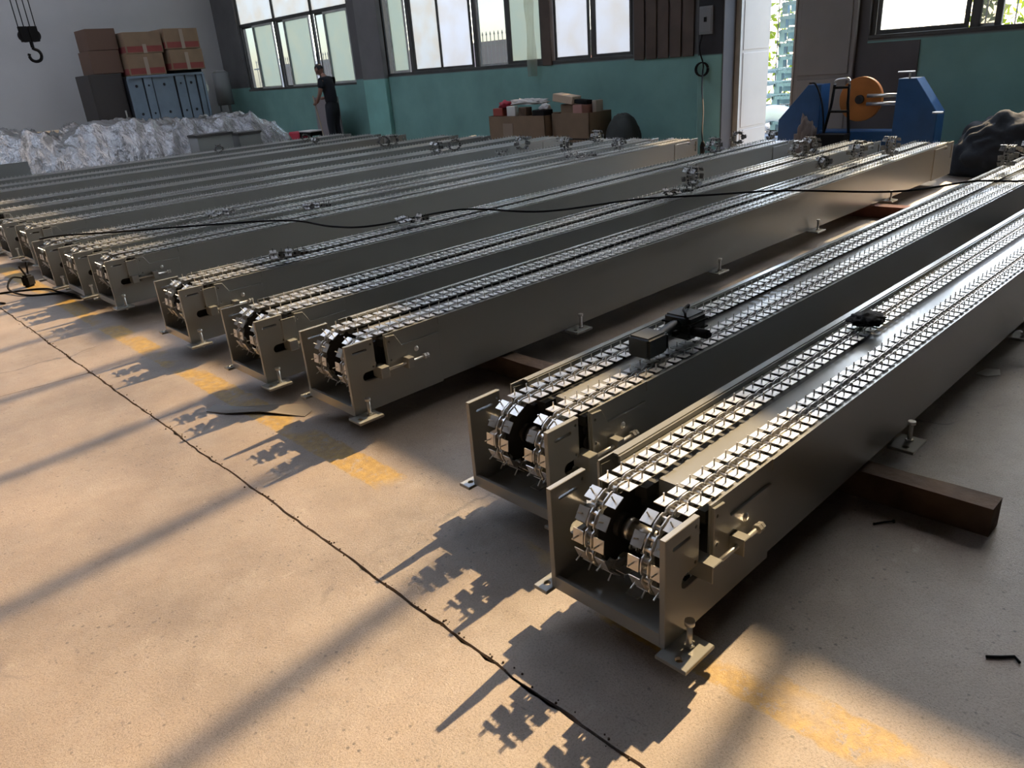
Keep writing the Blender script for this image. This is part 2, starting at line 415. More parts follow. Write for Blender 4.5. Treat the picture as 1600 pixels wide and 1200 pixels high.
farside = [(joint_x(i) + 0.003 + abs(J2[(i * 7) % 900][2]), J[i][1]) for i in range(901)]
ys = 4.66
K = jag((XN, ys + 0.9), (0.95, ys), 160, 0.002, 9)
Kl = [(x, y + d - 0.0022) for x, y, d in K]; Ku = [(x, y + d + 0.0022) for x, y, d in K]
lo = [p for p in nearside if p[1] < ys - 0.01]; hi = [p for p in nearside if p[1] > ys + 0.01]
slab('slab', [(XN, YR)] + lo + Kl[::-1])
slab('slab', hi + [(XN, YL)] + Ku)
slab('slab', farside[::-1] + [(XB + 0.3, YR), (XB + 0.3, YL)])

# back wall, built around its openings
bm = B()
def wbox(y0, y1, z0, z1, mi=0): box(bm, XB, XB + TH, y0, y1, z0, z1, mi)
wbox(W[0][0], YL, 0, C0); wbox(W[1][0], W[0][1], 0, C0); wbox(6.22, W[1][1], 0, C0)
wbox(W[0][1], W[0][0], 0, Z0 - 0.12); wbox(W[1][1], W[1][0], 0, Z0); wbox(W[2][1], W[2][0], 0, Z0)
for a, b in W: wbox(b, a, ZU if b < 1 else Z1, C0)
wbox(W[2][0], 5.30, 0, C0, 1); wbox(5.30, 6.22, 3.0, C0)
wbox(YR, W[2][1], 0, C0)
wbox(YR, YL, C1, ZT)
wbox(YR, HY0, C0, C1); wbox(21.8, YL, C0, C1)
wb = struct(obj('wall_back', bm, [WALLB, WALLD]))
for y0, y1, dp, mt in ((14.66, 15.50, 0.11, PILAST), (6.24, 6.64, 0.30, WALLK)):
    b_ = B(); box(b_, XB - dp, XB, y0, y1, 0, C0, 0); bevel(b_, 0.012)
    struct(obj('column', b_, mt))
b_ = B(); box(b_, XB - 0.012, XB - 0.001, 3.74, 4.60, 0.02, 1.36)
struct(obj('wall_panel', b_, WALLD))
b_ = B(); box(b_, XB - 0.30, XB + 0.02, 6.222, 6.238, 0, C0); struct(obj('trim_1', b_, WALLD))
# brown boards beside the window
pb = struct(link('board_panel', None, None, (XB - 0.03, 0, 0)))
yb = 7.99
for k in range(5):
    wdt = 0.205
    b_ = B(); box(b_, 0, 0.02 + 0.006 * (k % 2), yb - wdt, yb - 0.012, 1.36, 4.3); bevel(b_, 0.004)
    obj('board', b_, BROWN, pb); yb -= wdt + 0.018

def side_wall(name, x0, x1, y0, y1, m_):
    b_ = B(); box(b_, x0, x1, y0, y1, 0, ZT); return struct(obj(name, b_, m_))
side_wall('wall_left', XN, XB + TH, YL, YL + 0.2, WALLG)
side_wall('wall_right', XN, XB + TH, YR - 0.2, YR, WALLD)
side_wall('wall_front', XN - 0.2, XN, YR, YL, WALLD)
b_ = B(); RL = [(-8.0, -1.5, -6.0, 21.0)]
box(b_, 5.0, XB + TH, YR, YL, ZT, ZT + 0.2); box(b_, XN, -6.0, YR, YL, ZT, ZT + 0.2); box(b_, -6.0, 5.0, YR, 8.0, ZT, ZT + 0.2); box(b_, -6.0, 5.0, 21.5, YL, ZT, ZT + 0.2)
for k in range(6):
    x = XN + 2 + k * 3.4; box(b_, x, x + 0.25, YR, YL, ZT - 0.5, ZT)
struct(obj('ceiling', b_, ROOFM))

# windows
def member(parent, y0, y1, z0, z1, x0=XB + 0.06, x1=XB + 0.12, m_=FRAME, name='frame_bar'):
    b_ = B(); box(b_, x0, x1, y0, y1, z0, z1); bevel(b_, 0.006); return obj(name, b_, m_, parent)
def pane(parent, y0, y1, z0, z1, m_, x=XB + 0.09, name='pane'):
    b_ = B(); box(b_, x, x + 0.005, y0, y1, z0, z1); return obj(name, b_, m_, parent)
def sash(parent, y0, y1, z0, z1, m_, x=XB + 0.05, fm=FRAMEL, t=0.045):
    f = B()
    box(f, x, x + 0.03, y0, y0 + t, z0, z1); box(f, x, x + 0.03, y1 - t, y1, z0, z1)
    box(f, x, x + 0.03, y0 + t, y1 - t, z0, z0 + t); box(f, x, x + 0.03, y0 + t, y1 - t, z1 - t, z1)
    o = obj('sash', f, fm, parent)
    b_ = B(); box(b_, x + 0.012, x + 0.017, y0 + t, y1 - t, z0 + t, z1 - t); obj('pane', b_, m_, o)
    return o
def window(n, ya, yb, z0, z1, ztr, mulls):
    wd = struct(link('window_%d' % n, None))
    member(wd, yb, ya, z0, z0 + 0.05, XB + 0.0, XB + 0.16, name='sill'); member(wd, yb, ya, z1 - 0.06, z1)
    member(wd, ya - 0.06, ya, z0, z1); member(wd, yb, yb + 0.06, z0, z1)
    if ztr: member(wd, yb, ya, ztr - 0.04, ztr + 0.04)
    for y, t in mulls: member(wd, y - t / 2, y + t / 2, z0, z1)
    return wd
ZTR = 2.92
w1 = window(1, W[0][0], W[0][1], Z0 - 0.12, Z1, ZTR, [(19.42, 0.09), (17.58, 0.09)])
za, zb_ = Z0 - 0.07, ZTR - 0.04
for y0, y1 in ((19.52, 20.62), (17.70, 18.95), (16.02, 17.05)): sash(w1, y0, y1, za, zb_, P_FROST)
for y0, y1 in ((20.5, 21.3), (18.85, 19.36), (16.95, 17.5)): sash(w1, y0, y1, za, zb_, P_CLEAR, XB + 0.10, FRAME, 0.035)
for y0, y1 in ((19.47, 21.31), (17.63, 19.37), (16.0, 17.53)): pane(w1, y0, y1, ZTR + 0.04, Z1 - 0.06, P_DUST)
w2 = window(2, W[1][0], W[1][1], Z0, Z1, ZTR + 0.1, [(13.83, 0.13), (11.80, 0.10), (10.90, 0.08), (8.90, 0.07)])
za, zb_ = Z0 + 0.05, ZTR + 0.06
pane(w2, 14.45, 14.70, za, zb_, P_CLEAR); sash(w2, 13.92, 14.50, za, zb_, P_FROST)
sash(w2, 12.86, 13.76, za, zb_, P_DUST, XB + 0.07, FRAME); sash(w2, 11.86, 12.84, za, zb_, P_PAPER, XB + 0.03, FRAME)
sash(w2, 10.96, 11.74, za, zb_, P_CLEAR, XB + 0.10, FRAMEL, 0.03)
sash(w2, 10.02, 10.84, za, zb_, P_FROST, XB + 0.04, FRAME)
sash(w2, 8.95, 9.74, za, zb_, P_PAPER, XB + 0.05, FRAME); sash(w2, 8.08, 8.86, za, zb_, P_PAPER, XB + 0.05, FRAME)
for y0, y1 in ((13.9, 14.7), (11.86, 13.76), (10.95, 11.74), (10.02, 10.84), (8.95, 9.74), (8.08, 8.86)): pane(w2, y0, y1, ZTR + 0.15, Z1 - 0.06, P_DUST)
b_ = B(); box(b_, XB - 0.03, XB + 0.14, 9.76, 9.98, Z0 - 0.02, Z1); bevel(b_, 0.008); obj('post', b_, BROWN, w2)
w3 = window(3, W[2][0], W[2][1], Z0, ZU, ZTR + 0.1, [(3.20, 0.10), (1.9, 0.08), (0.6, 0.1)])
member(w3, W[2][1], W[2][0], Z1, Z1 + 0.1); member(w3, W[2][1], W[2][0], 5.8, 5.9)
sash(w3, 3.26, 4.30, za, zb_, P_SUNNY, XB + 0.05, FRAME, 0.05)
sash(w3, 2.98, 3.26, za, zb_, P_CLEAR, XB + 0.10, FRAMEL, 0.03)
member(w3, 2.93, 3.0, za, zb_)
for k, (y0, y1) in enumerate(((0.65, 1.86), (0.16, 0.55))):
    sash(w3, y0, y1, za, zb_, P_BRIGHT, XB + 0.05, FRAME, 0.05)
for y0, y1 in ((3.26, 4.30), (1.95, 3.14), (0.65, 1.86), (0.16, 0.55)):
    for q0, q1 in ((ZTR + 0.15, Z1 - 0.0), (Z1 + 0.1, 5.8), (5.9, ZU - 0.06)): pane(w3, y0, y1, q0, q1, P_SUNNY if (q0 < Z1 and y0 > 1.9) else P_BRIGHT)  # upper rows are added out of view, brightening floor and conveyor tops
# high window band
w4 = struct(link('window_4', None))
member(w4, HY0, HY1, C0, C0 + 0.06, name='sill'); member(w4, HY0, HY1, C1 - 0.06, C1)
ym = HY0; 
ymull = [3.72 + 1.01 * k for k in range(-8, 19)]
for y in ymull:
    if HY0 < y < HY1: member(w4, y - 0.04, y + 0.04, C0, C1)
ye = [HY0] + [y for y in ymull if HY0 < y < HY1] + [HY1]
for a, b in zip(ye, ye[1:]): pane(w4, a + 0.03, b - 0.03, C0 + 0.05, C1 - 0.05, P_HIGH)

w5 = struct(link('window_5', None))  # unseen rooflights, added to fill the hall's left side with soft light
for k in range(5):
    y0 = 8.0 + 2.7 * k
    b_ = B(); box(b_, -6.0, 5.0, y0, y0 + 2.64, ZT + 0.06, ZT + 0.065); obj('added_rooflight_sheet', b_, P_ROOF, w5)
    b_ = B(); box(b_, -6.0, 5.0, y0 + 2.64, y0 + 2.7, ZT + 0.02, ZT + 0.10); obj('frame_bar', b_, FRAME, w5)
# doors
dr = struct(link('door_1', None, None, (XB + 0.03, 6.17, 0)))
b_ = B(); box(b_, 0, 0.80, -0.02, 0.02, 0.03, 3.0); bevel(b_, 0.006); obj('leaf', b_, DOORW, dr)
for z0, z1 in ((0.08, 0.30), (0.34, 1.35), (1.39, 2.9)):
    b_ = B(); box(b_, 0.06, 0.74, -0.028, -0.019, z0, z1); bevel(b_, 0.004); obj('panel', b_, DOORW, dr)
b_ = B(); box(b_, -0.03, 0.0, -0.03, 0.12, 0, 3.05); obj('jamb', b_, FRAMEL, dr)
dg_ = struct(link('door_2', None, None, (XB - 0.06, 0, 0)))
b_ = B(); box(b_, 0, 0.05, 4.50, 5.29, 0.02, 3.02); bevel(b_, 0.006); obj('leaf', b_, DOORG, dg_)
b_ = B(); box(b_, -0.012, 0.0, 4.56, 5.23, 1.02, 2.9); bevel(b_, 0.004); obj('panel', b_, DOORG, dg_)
b_ = B(); box(b_, -0.012, 0.0, 4.56, 5.23, 0.10, 0.97); bevel(b_, 0.004); obj('panel', b_, DOORG, dg_)
b_ = B(); box(b_, -0.01, 0.06, 5.29, 5.315, 0.0, 3.02); obj('jamb', b_, DOORW, dg_)

# ------------------------------------------------------------------ outside
yard = B(); box(yard, XB + 0.3, 60, -30, 50, -0.2, -0.02)
struct(obj('ground', yard, OUTG))
bw = B(); box(bw, 21, 21.3, 13.0, 40, -0.02, 2.3); struct(obj('boundary_wall', bw, PINK))
def fence(name, x, y0, y1, h, step, m_, label, spear=True):
    t = thing(name, label, 'fence', (x, 0, -0.02))
    b_ = B(); box(b_, -0.02, 0.02, y0, y1, 0.25, 0.30); box(b_, -0.02, 0.02, y0, y1, h - 0.35, h - 0.30); obj('rail', b_, m_, t)
    b_ = B(); cyl(b_, (0, 0, 0), (0, 0, h - 0.1), 0.013, 5)
    if spear: cyl(b_, (0, 0, h - 0.1), (0, 0, h), 0.03, 5, r2=0.002)
    me = mesh_of(b_, 'picket', m_)
    n = int((y1 - y0) / step)
    for i in range(n): link('picket', me, t, (0, y0 + i * step, 0))
    return t
fence('picket_fence', 15.5, 12.2, 31.0, 2.35, 0.16, FENCEM, 'pale spear-topped fence outside behind the two left windows')
fence('picket_fence', 15.5, -4.0, 12.0, 3.2, 0.22, FENCED, 'dark fence outside in front of the yellow-green hedge', False)
def hedge(name, x, y0, y1, h, n, m_, label, z0=-0.02):
    r = random.Random(len(label)); vs = [(x, y0, -0.02), (x + 0.05, y0, -0.02), (x, y0, 0.3), (x, y1, -0.02), (x + 0.05, y1, -0.02), (x, y1, 0.3)]; fs = [(0, 1, 2), (3, 4, 5)]
    for i in range(n):
        c = Vector((x + r.gauss(0, 0.35), r.uniform(y0, y1), z0 + (h - z0) * r.random() ** 0.8 * (0.85 + 0.15 * math.sin(i))))
        a = Vector((r.uniform(-1, 1), r.uniform(-1, 1), r.uniform(-1, 1))).normalized(); b = a.orthogonal().normalized()
        s = r.uniform(0.06, 0.13); k = len(vs)
        vs += [c - a * s, c + b * s * 0.55, c + a * s, c - b * s * 0.55]; fs.append((k, k + 1, k + 2, k + 3))
    me = bpy.data.meshes.new(name); me.from_pydata([tuple(v) for v in vs], [], fs); me.materials.append(m_)
    return tag(link(name, me), label, 'hedge', kind='stuff')
hedge('hedge', 17.0, -6, 12, 4.6, 9000, LEAF, 'sunlit yellow-green hedge beyond the yard fence at the open door')
hedge('hedge', 18.2, 13.5, 18.5, 2.3, 2500, LEAF2, 'low grey-green shrubs behind the pale fence')
# collapsed mesh crates
def crate_mesh():
    b_ = B(); L_, W_, h = 1.1, 0.85, 0.20
    for y in (0, W_ - 0.05): box(b_, 0, L_, y, y + 0.05, 0.12, 0.17); 
    for x in (0, L_ - 0.05): box(b_, x, x + 0.05, 0, W_, 0.12, 0.17)
    for x in (0.02, L_ - 0.12):
        for y in (0.0, W_ - 0.1): box(b_, x, x + 0.1, y, y + 0.1, 0.0, 0.12)
    for i in range(12): box(b_, 0.05 + i * 0.085, 0.058 + i * 0.085, 0.0, W_, 0.17, 0.178)
    for i in range(14): box(b_, -0.004, 0.004, 0.03 + i * 0.06, 0.042 + i * 0.06, 0.13, 0.21)
    box(b_, -0.008, 0.012, 0.0, W_, 0.195, 0.212)
    box(b_, 0.30, 0.31, 0.02, W_ - 0.02, 0.02, 0.20)
    return mesh_of(b_, 'mesh_crate', CRATE)
cm = crate_mesh()
ords = ['bottom', 'second lowest', 'third lowest', 'fourth lowest', 'fifth lowest', 'sixth lowest', 'seventh lowest', 'eighth lowest', 'ninth lowest', 'topmost']
for i in range(10):
    lean = -0.012 * i
    tag(link('mesh_crate', cm, None, (13.3, 6.35 + lean, -0.02 + 0.213 * i), (0, 0, 0.04 * math.sin(i))),
        'pale blue mesh crate, %s in the tall stack outside the door' % ords[i], 'crate', 'crates in the tall stack outside')
for i in range(5):
    tag(link('mesh_crate', cm, None, (13.1, 7.40, -0.02 + 0.213 * i), (0, 0, -0.04 * math.sin(i * 2))),
        'pale blue mesh crate, %s in the low stack behind the door leaf' % (ords[i] if i < 4 else 'topmost'), 'crate', 'crates in the low stack outside')
def blob(name, c, sc, seed, m_, sub=4, amp=0.25, freq=2.5, flat=True):
    b_ = B(); bmesh.ops.create_icosphere(b_, subdivisions=sub, radius=1.0)
    from mathutils import noise as mn
    for v in b_.verts:
        d = v.co.normalized(); o_ = Vector((seed * 3.1, seed, 0))
        k = 1 + amp * mn.noise(d * freq + o_) + amp * 0.5 * abs(mn.noise(d * freq * 3 + o_)) * 2 - amp * 0.2
        v.co = Vector((d.x * sc[0], d.y * sc[1], d.z * sc[2])) * k
        if flat and v.co.z < -sc[2] * 0.35: v.co.z = -sc[2] * 0.35
    zmin = min(v.co.z for v in b_.verts)
    for v in b_.verts: v.co.z -= zmin
    return obj(name, b_, m_, None, c, smooth=True)
b_ = B(); tube(b_, catmull([(0, -0.42, 0.12), (0.02, -0.25, 0.40), (0, 0.05, 0.48), (0, 0.28, 0.38), (-0.02, 0.38, 0.1)], 6), 0.13, 10)
tag(obj('white_sack', b_, BAGM, None, (12.35, 6.6, -0.10)), 'bulging white sack lying on the yard outside the open door', 'sack')

# ------------------------------------------------------------------ chain link
def link_bm(bm=None, M=None):
    own = bm is None
    bm = bm or B(); start = len(bm.verts)
    for s in (-1, 1):
        yc = s * 0.0345
        box(bm, -0.0195, 0.0195, yc - 0.0168, yc + 0.0168, 0.010, 0.0125, 0)                    # square lug plate
        box(bm, -0.012, 0.012, s * 0.0135 - 0.001, s * 0.0135 + 0.001, -0.009, 0.0105, 0)        # bent-down web
        cyl(bm, (0, yc, 0.0125), (0, yc, 0.035), 0.0023, 6, 1)                                   # upright pin
        y = s * 0.0105
        prof = [(-0.026, -0.008), (0.026, -0.008), (0.030, 0.0), (0.024, 0.0105), (0.012, 0.0145), (-0.012, 0.0145), (-0.024, 0.0105), (-0.030, 0.0)]
        a = [bm.verts.new((x, y - 0.0018, z)) for x, z in prof]; c = [bm.verts.new((x, y + 0.0018, z)) for x, z in prof]
        bm.faces.new(a); bm.faces.new(c[::-1])
        for i in range(len(prof)): bm.faces.new((a[i], c[i], c[(i + 1) % len(prof)], a[(i + 1) % len(prof)]))
    for x in (-0.014, 0.014): cyl(bm, (x, -0.0145, 0.0), (x, 0.0145, 0.0), 0.0075, 8, 1)
    if M is not None:
        bm.verts.ensure_lookup_table()
        for v in bm.verts[start:]: v.co = M @ v.co
    return bm
LINK = mesh_of(link_bm(), 'chain_link', [ZINC, STEEL])
PITCH, RW, LCONV = 0.0565, 0.114, 7.08
XS, ZS = 0.138, 0.3015
def chain_path():
    """(position x, z, tilt) of each link of one strand, near wrap, top run and far wrap"""
    out = []; zt = ZS + RW
    n = int((LCONV - 2 * XS) / PITCH)
    for i in range(n + 1): out.append((XS + i * PITCH, zt, 0.0))
    da = PITCH / RW
    k = 1
    while k * da < PI + 0.3:
        t = PI / 2 + k * da
        out.append((XS + RW * math.cos(t), ZS + RW * math.sin(t), -(k * da)))
        out.append((LCONV - XS - RW * math.cos(t) - 0.0, ZS + RW * math.sin(t), k * da)); k += 1
    for i in range(1, 6): out.append((XS + i * PITCH + 0.03, ZS - RW, PI))
    return out
PATH = chain_path()
b_ = B()
for yc in (0.060, 0.238):
    for x, z, t in PATH: link_bm(b_, Matrix.Translation((x, yc, z)) @ Matrix.Rotation(t, 4, 'Y'))
CHAIN_ALL = mesh_of(b_, 'chain', [ZINC, STEEL])

# ------------------------------------------------------------------ conveyor parts, meshes shared by all conveyors
def arc(cx, cz, r, a0, a1, n=6): return [(cx + r * math.cos(a0 + (a1 - a0) * i / n), cz + r * math.sin(a0 + (a1 - a0) * i / n)) for i in range(n + 1)]
ENDP = [(0, 0.110), (0.490, 0.110), (0.490, 0.352), (0.285, 0.352), (0.252, 0.408), (0.205, 0.412), (0.205, 0.246)] + \
       arc(0.088, 0.266, 0.020, -PI / 2, -3 * PI / 2, 8) + [(0.140, 0.286), (0.140, 0.425), (0, 0.425)]
ENDH = [ENDP, slot_pts(0.035, 0.100, 0.385, 0.0045), circle_pts(0.126, 0.402, 0.0045, 8), circle_pts(0.126, 0.300, 0.0045, 8),
        circle_pts(0.220, 0.385, 0.0045, 8), circle_pts(0.220, 0.300, 0.0045, 8)]
M_END = plate_mesh('end_plate', ENDH, 0.014, PAINT)
FARP = [(0, 0.110), (0.490, 0.110), (0.490, 0.40), (0.16, 0.40), (0.14, 0.425), (0, 0.425)]
M_FAR = plate_mesh('end_plate', [FARP, [(0.032, 0.27), (0.062, 0.27), (0.062, 0.39), (0.032, 0.39)], slot_pts(0.18, 0.26, 0.375, 0.004)], 0.014, PAINT)
b_ = B()   # right side wall with flange
box(b_, 0.200, LCONV - 0.2, 0.0, 0.006, 0.118, 0.42); box(b_, 0.50, LCONV - 0.50, -0.003, 0.0, 0.386, 0.42); box(b_, 0.245, LCONV - 0.245, 0.006, 0.022, 0.414, 0.42); box(b_, 0.2, LCONV - 0.2, 0.006, 0.03, 0.118, 0.124)
M_WR = mesh_of(b_, 'side_wall', PAINT)
b_ = B()
box(b_, 0.200, LCONV - 0.2, 0.354, 0.360, 0.118, 0.424); box(b_, 0.26, LCONV - 0.26, 0.336, 0.354, 0.418, 0.424); box(b_, 0.26, LCONV - 0.26, 0.312, 0.330, 0.398, 0.403)
box(b_, 0.26, LCONV - 0.26, 0.330, 0.336, 0.398, 0.42)
M_WL = mesh_of(b_, 'side_wall', PAINT)
b_ = B(); box(b_, 0.245, LCONV - 0.245, 0.112, 0.187, 0.400, 0.408); box(b_, 0.245, LCONV - 0.245, 0.112, 0.115, 0.34, 0.400); box(b_, 0.245, LCONV - 0.245, 0.184, 0.187, 0.34, 0.400)
box(b_, 0.245, 0.25, 0.112, 0.187, 0.33, 0.40)
M_COV = mesh_of(b_, 'cover_plate', PAINT)
b_ = B(); box(b_, 0.0, LCONV, 0.007, 0.353, 0.110, 0.118); box(b_, 0.0, 0.012, 0.008, 0.352, 0.118, 0.150); box(b_, LCONV - 0.012, LCONV, 0.008, 0.352, 0.118, 0.150)
M_BASE = mesh_of(b_, 'base_plate', PAINT)
b_ = B()
for yc in (0.060, 0.238): box(b_, 0.20, LCONV - 0.2, yc - 0.045, yc + 0.045, 0.36, 0.396); box(b_, 0.20, LCONV - 0.2, yc - 0.008, yc + 0.008, 0.396, 0.404)
M_RAIL = mesh_of(b_, 'chain_rail', RAILM)
b_ = B(); box(b_, 0, 0.005, 0.008, 0.352, 0.118, 0.355); M_BULK = mesh_of(b_, 'bulkhead', RAILM)

def sprocket():
    b_ = B(); n = 14; R1, R2 = 0.104, 0.094; y0, y1 = -0.006, 0.006
    ring = []
    for i in range(n):
        a = 2 * PI * i / n
        for da, r in ((-0.12, R2), (-0.05, R1), (0.05, R1), (0.12, R2)): ring.append((r * math.cos(a + da), r * math.sin(a + da)))
    A = [b_.verts.new((x, y0, z)) for x, z in ring]; C = [b_.verts.new((x, y1, z)) for x, z in ring]
    b_.faces.new(A); b_.faces.new(C[::-1])
    for i in range(len(ring)): b_.faces.new((A[i], C[i], C[(i + 1) % len(ring)], A[(i + 1) % len(ring)]))
    cyl(b_, (0, -0.022, 0), (0, 0.022, 0), 0.034, 16)
    return mesh_of(b_, 'sprocket', BLACK)
M_SPR = sprocket()
b_ = B(); cyl(b_, (0, 0.01, 0), (0, 0.35, 0), 0.0165, 16); cyl(b_, (0, 0.095, 0), (0, 0.206, 0), 0.0235, 20); cyl(b_, (0, 0.19, 0), (0, 0.206, 0), 0.031, 20); M_SHAFT = mesh_of(b_, 'shaft', STEEL)
b_ = B(); box(b_, 0.278, 0.312, -0.052, -0.0075, 0.248, 0.298); bevel(b_, 0.002); M_BLK1 = mesh_of(b_, 'tension_lug', PAINT)
b_ = B(); box(b_, 0.134, 0.178, -0.052, 0.015, 0.248, 0.298); bevel(b_, 0.002); M_BLK2 = mesh_of(b_, 'bearing_block', PAINT)
def hexa(b_, x0, x1, y, z, r): cyl(b_, (x0, y, z), (x1, y, z), r, 6)
b_ = B(); cyl(b_, (0.150, -0.032, 0.274), (0.386, -0.032, 0.274), 0.0065, 10); hexa(b_, 0.376, 0.388, -0.032, 0.274, 0.0135); hexa(b_, 0.392, 0.402, -0.032, 0.274, 0.0125)
hexa(b_, 0.312, 0.318, -0.032, 0.274, 0.009)
M_TB = mesh_of(b_, 'tension_bolt', ZINC)
b_ = B(); ball(b_, (0.358, -0.007, 0.312), 0.013, 12, 8, sc=(1, 0.6, 1)); M_BTN = mesh_of(b_, 'round_head_bolt', ZINC)
FOOT = [[(-0.03, -0.088), (0.092, -0.088), (0.092, 0.0), (-0.03, 0.0)], circle_pts(-0.004, -0.052, 0.010), circle_pts(0.050, -0.045, 0.010)]
M_FOOT = plate_mesh('foot_plate', FOOT, 0.009, PAINT, 'xy')
FOOT2 = [[(-0.03, 0.0), (0.05, 0.0), (0.05, 0.05), (-0.03, 0.05)], circle_pts(0.0, 0.026, 0.010)]
M_FOOT2 = plate_mesh('foot_plate', FOOT2, 0.009, PAINT, 'xy')
b_ = B(); cyl(b_, (0.050, -0.045, 0.085), (0.050, -0.045, 0.178), 0.0075, 10); cyl(b_, (0.050, -0.045, 0.178), (0.050, -0.045, 0.190), 0.013, 12); cyl(b_, (0.050, -0.045, 0.1115), (0.050, -0.045, 0.119), 0.0135, 6)
M_LEV = mesh_of(b_, 'levelling_bolt', ZINC)
b_ = B(); box(b_, 0.10, 0.16, 0.15, 0.19, 0.118, 0.122); M_TAG = mesh_of(b_, 'steel_pad', ZINC)

b_ = B(); box(b_, 0.128, 0.205, 0.008, 0.014, 0.288, 0.402); bevel(b_, 0.002)
for hx, hz in ((0.145, 0.395), (0.195, 0.395), (0.145, 0.297), (0.195, 0.297)): cyl(b_, (hx, 0.008, hz), (hx, 0.003, hz), 0.004, 6)
M_SLC = mesh_of(b_, 'slide_cover', PAINT)
def conveyor(x0, y0, label, individual, slide=False):
    t = thing('chain_conveyor', label, 'conveyor', (x0, y0, 0), 0, 'long grey chain conveyors side by side')
    def P(n, me, loc=(0, 0, 0), rot=(0, 0, 0)): return link(n, me, t, loc, rot)
    P('side_wall', M_WR); P('side_wall', M_WL); P('cover_plate', M_COV); P('base_plate', M_BASE); P('chain_rail', M_RAIL); P('bulkhead', M_BULK, (0.245, 0, 0)); P('bulkhead', M_BULK, (LCONV - 0.25, 0, 0))
    P('end_plate', M_END); P('end_plate', M_END, (0, 0.360, 0))
    P('end_plate', M_FAR, (LCONV, 0, 0), (0, 0, PI)); P('end_plate', M_FAR, (LCONV, 0.36, 0), (0, 0, PI))
    for xx in (XS, LCONV - XS):
        for yc in (0.060, 0.238): P('sprocket', M_SPR, (xx, yc, ZS))
        P('shaft', M_SHAFT, (xx, 0, ZS))
    P('tension_lug', M_BLK1); P('bearing_block', M_BLK2); P('tension_bolt', M_TB); P('round_head_bolt', M_BTN)
    for nm, me in (('tension_lug', M_BLK1), ('bearing_block', M_BLK2), ('tension_bolt', M_TB)):
        o = P(nm, me, (0, 0.36, 0)); o.scale = (1, -1, 1)
    for k in range(5):
        xx = 1.37 * k
        P('foot_plate', M_FOOT, (xx, -0.001, 0.1065)); P('levelling_bolt', M_LEV, (xx, 0, 0))
        P('foot_plate', M_FOOT2, (xx, 0.361, 0.1065))
    P('steel_pad', M_TAG)
    if slide: P('slide_cover', M_SLC, (0, -0.022, 0))
    if individual:
        for yc in (0.060, 0.238):
            for x, z, tt in PATH: P('chain_link', LINK, (x, yc, z), (0, tt, 0))
    else:
        P('chain', CHAIN_ALL)['kind'] = 'stuff'
    return t
CONV = [
    (1.200, 0.857, 'grey chain conveyor with a small dark lump on its left chain, nearest the camera', True),
    (1.430, 1.447, 'grey chain conveyor with the black power tool lying across its chains', True),
    (1.480, 2.652, 'third grey chain conveyor from the camera side, behind the power tool one', True),
    (1.420, 3.335, 'grey chain conveyor fourth from the camera side, two chain rolls near its far end', True),
    (1.440, 4.295, 'grey chain conveyor crossed by the sagging cable, fifth counting from the camera side', False),
    (1.445, 5.585, 'grey chain conveyor with the black plug hanging at its far end', False),
    (1.400, 6.150, 'grey chain conveyor close behind the plug one, seventh counting from the camera side', False),
    (1.350, 6.700, 'grey chain conveyor beside the black adapter lying on the floor, eighth from the camera side', False),
    (1.475, 7.840, 'grey chain conveyor ninth from the camera side, its end plate near the left picture edge', False),
    (1.430, 8.500, 'grey chain conveyor tenth from the camera side, its end cut by the left picture edge', False),
    (1.430, 9.420, 'grey chain conveyor fifth in front of the film-covered pile, only its long top showing', False),
    (1.430, 10.230, 'grey chain conveyor fourth in front of the film-covered pile, only its top showing', False),
    (1.430, 11.700, 'grey chain conveyor third in front of the film-covered pile, only its top showing', False),
    (1.430, 12.480, 'grey chain conveyor second in front of the film-covered pile, its top in the glare', False),
    (1.430, 13.510, 'last grey chain conveyor, directly in front of the film-covered pile', False),
]
for i, c in enumerate(CONV): conveyor(*c, slide=3 <= i <= 9)

#@@PROPS
# ------------------------------------------------------------------ timbers under the conveyors
def timber(x, y0, y1, label, m_=WOOD, w_=0.085, dx=0.0, h=0.101):
    b_ = B(); n = 6
    for k in range(n): pass
    vs = box(b_, -w_ / 2, w_ / 2, 0, y1 - y0, 0, h)
    for v in b_.verts:
        v.co.x += dx * (1 - v.co.y / (y1 - y0))
    bmesh.ops.subdivide_edges(b_, edges=[e for e in b_.edges if abs((e.verts[0].co - e.verts[1].co).y) > 0.1], cuts=10)
    r = random.Random(int(y0 * 100 + x * 10))
    for v in b_.verts:
        v.co.x += r.uniform(-0.003, 0.003)
        if v.co.z > 0.05: v.co.z -= r.uniform(0, 0.0015)
    return tag(obj('timber', b_, m_, None, (x, y0, 0.0)), label, 'timber', 'timbers laid under the conveyors')
timber(2.33, 0.465, 1.95, 'dark old timber jutting out from under the conveyor nearest the camera', dx=0.06)
timber(2.40, 2.37, 3.80, 'timber end showing in the floor gap behind the power tool conveyor', w_=0.09)
timber(6.80, 2.25, 3.80, 'reddish timber jutting into the floor gap near the far ends', WOODR, 0.12)
for k, (a, b) in enumerate(((4.25, 4.70), (5.54, 7.10), (7.84, 8.86), (9.36, 10.65), (11.66, 13.93))):
    nm = ('the cable-crossed conveyor', 'the plug conveyor and its two neighbours', 'the ninth and tenth conveyors', 'the two conveyors before the film pile gap', 'the three conveyors next to the film pile')[k]
    timber(2.40, a, b, 'timber in shadow under the near half of ' + nm)
    timber(6.80, a, b, 'timber in shadow under the far half of ' + nm)
timber(6.80, 0.80, 1.95, 'timber in shadow under the far half of the two nearest conveyors')

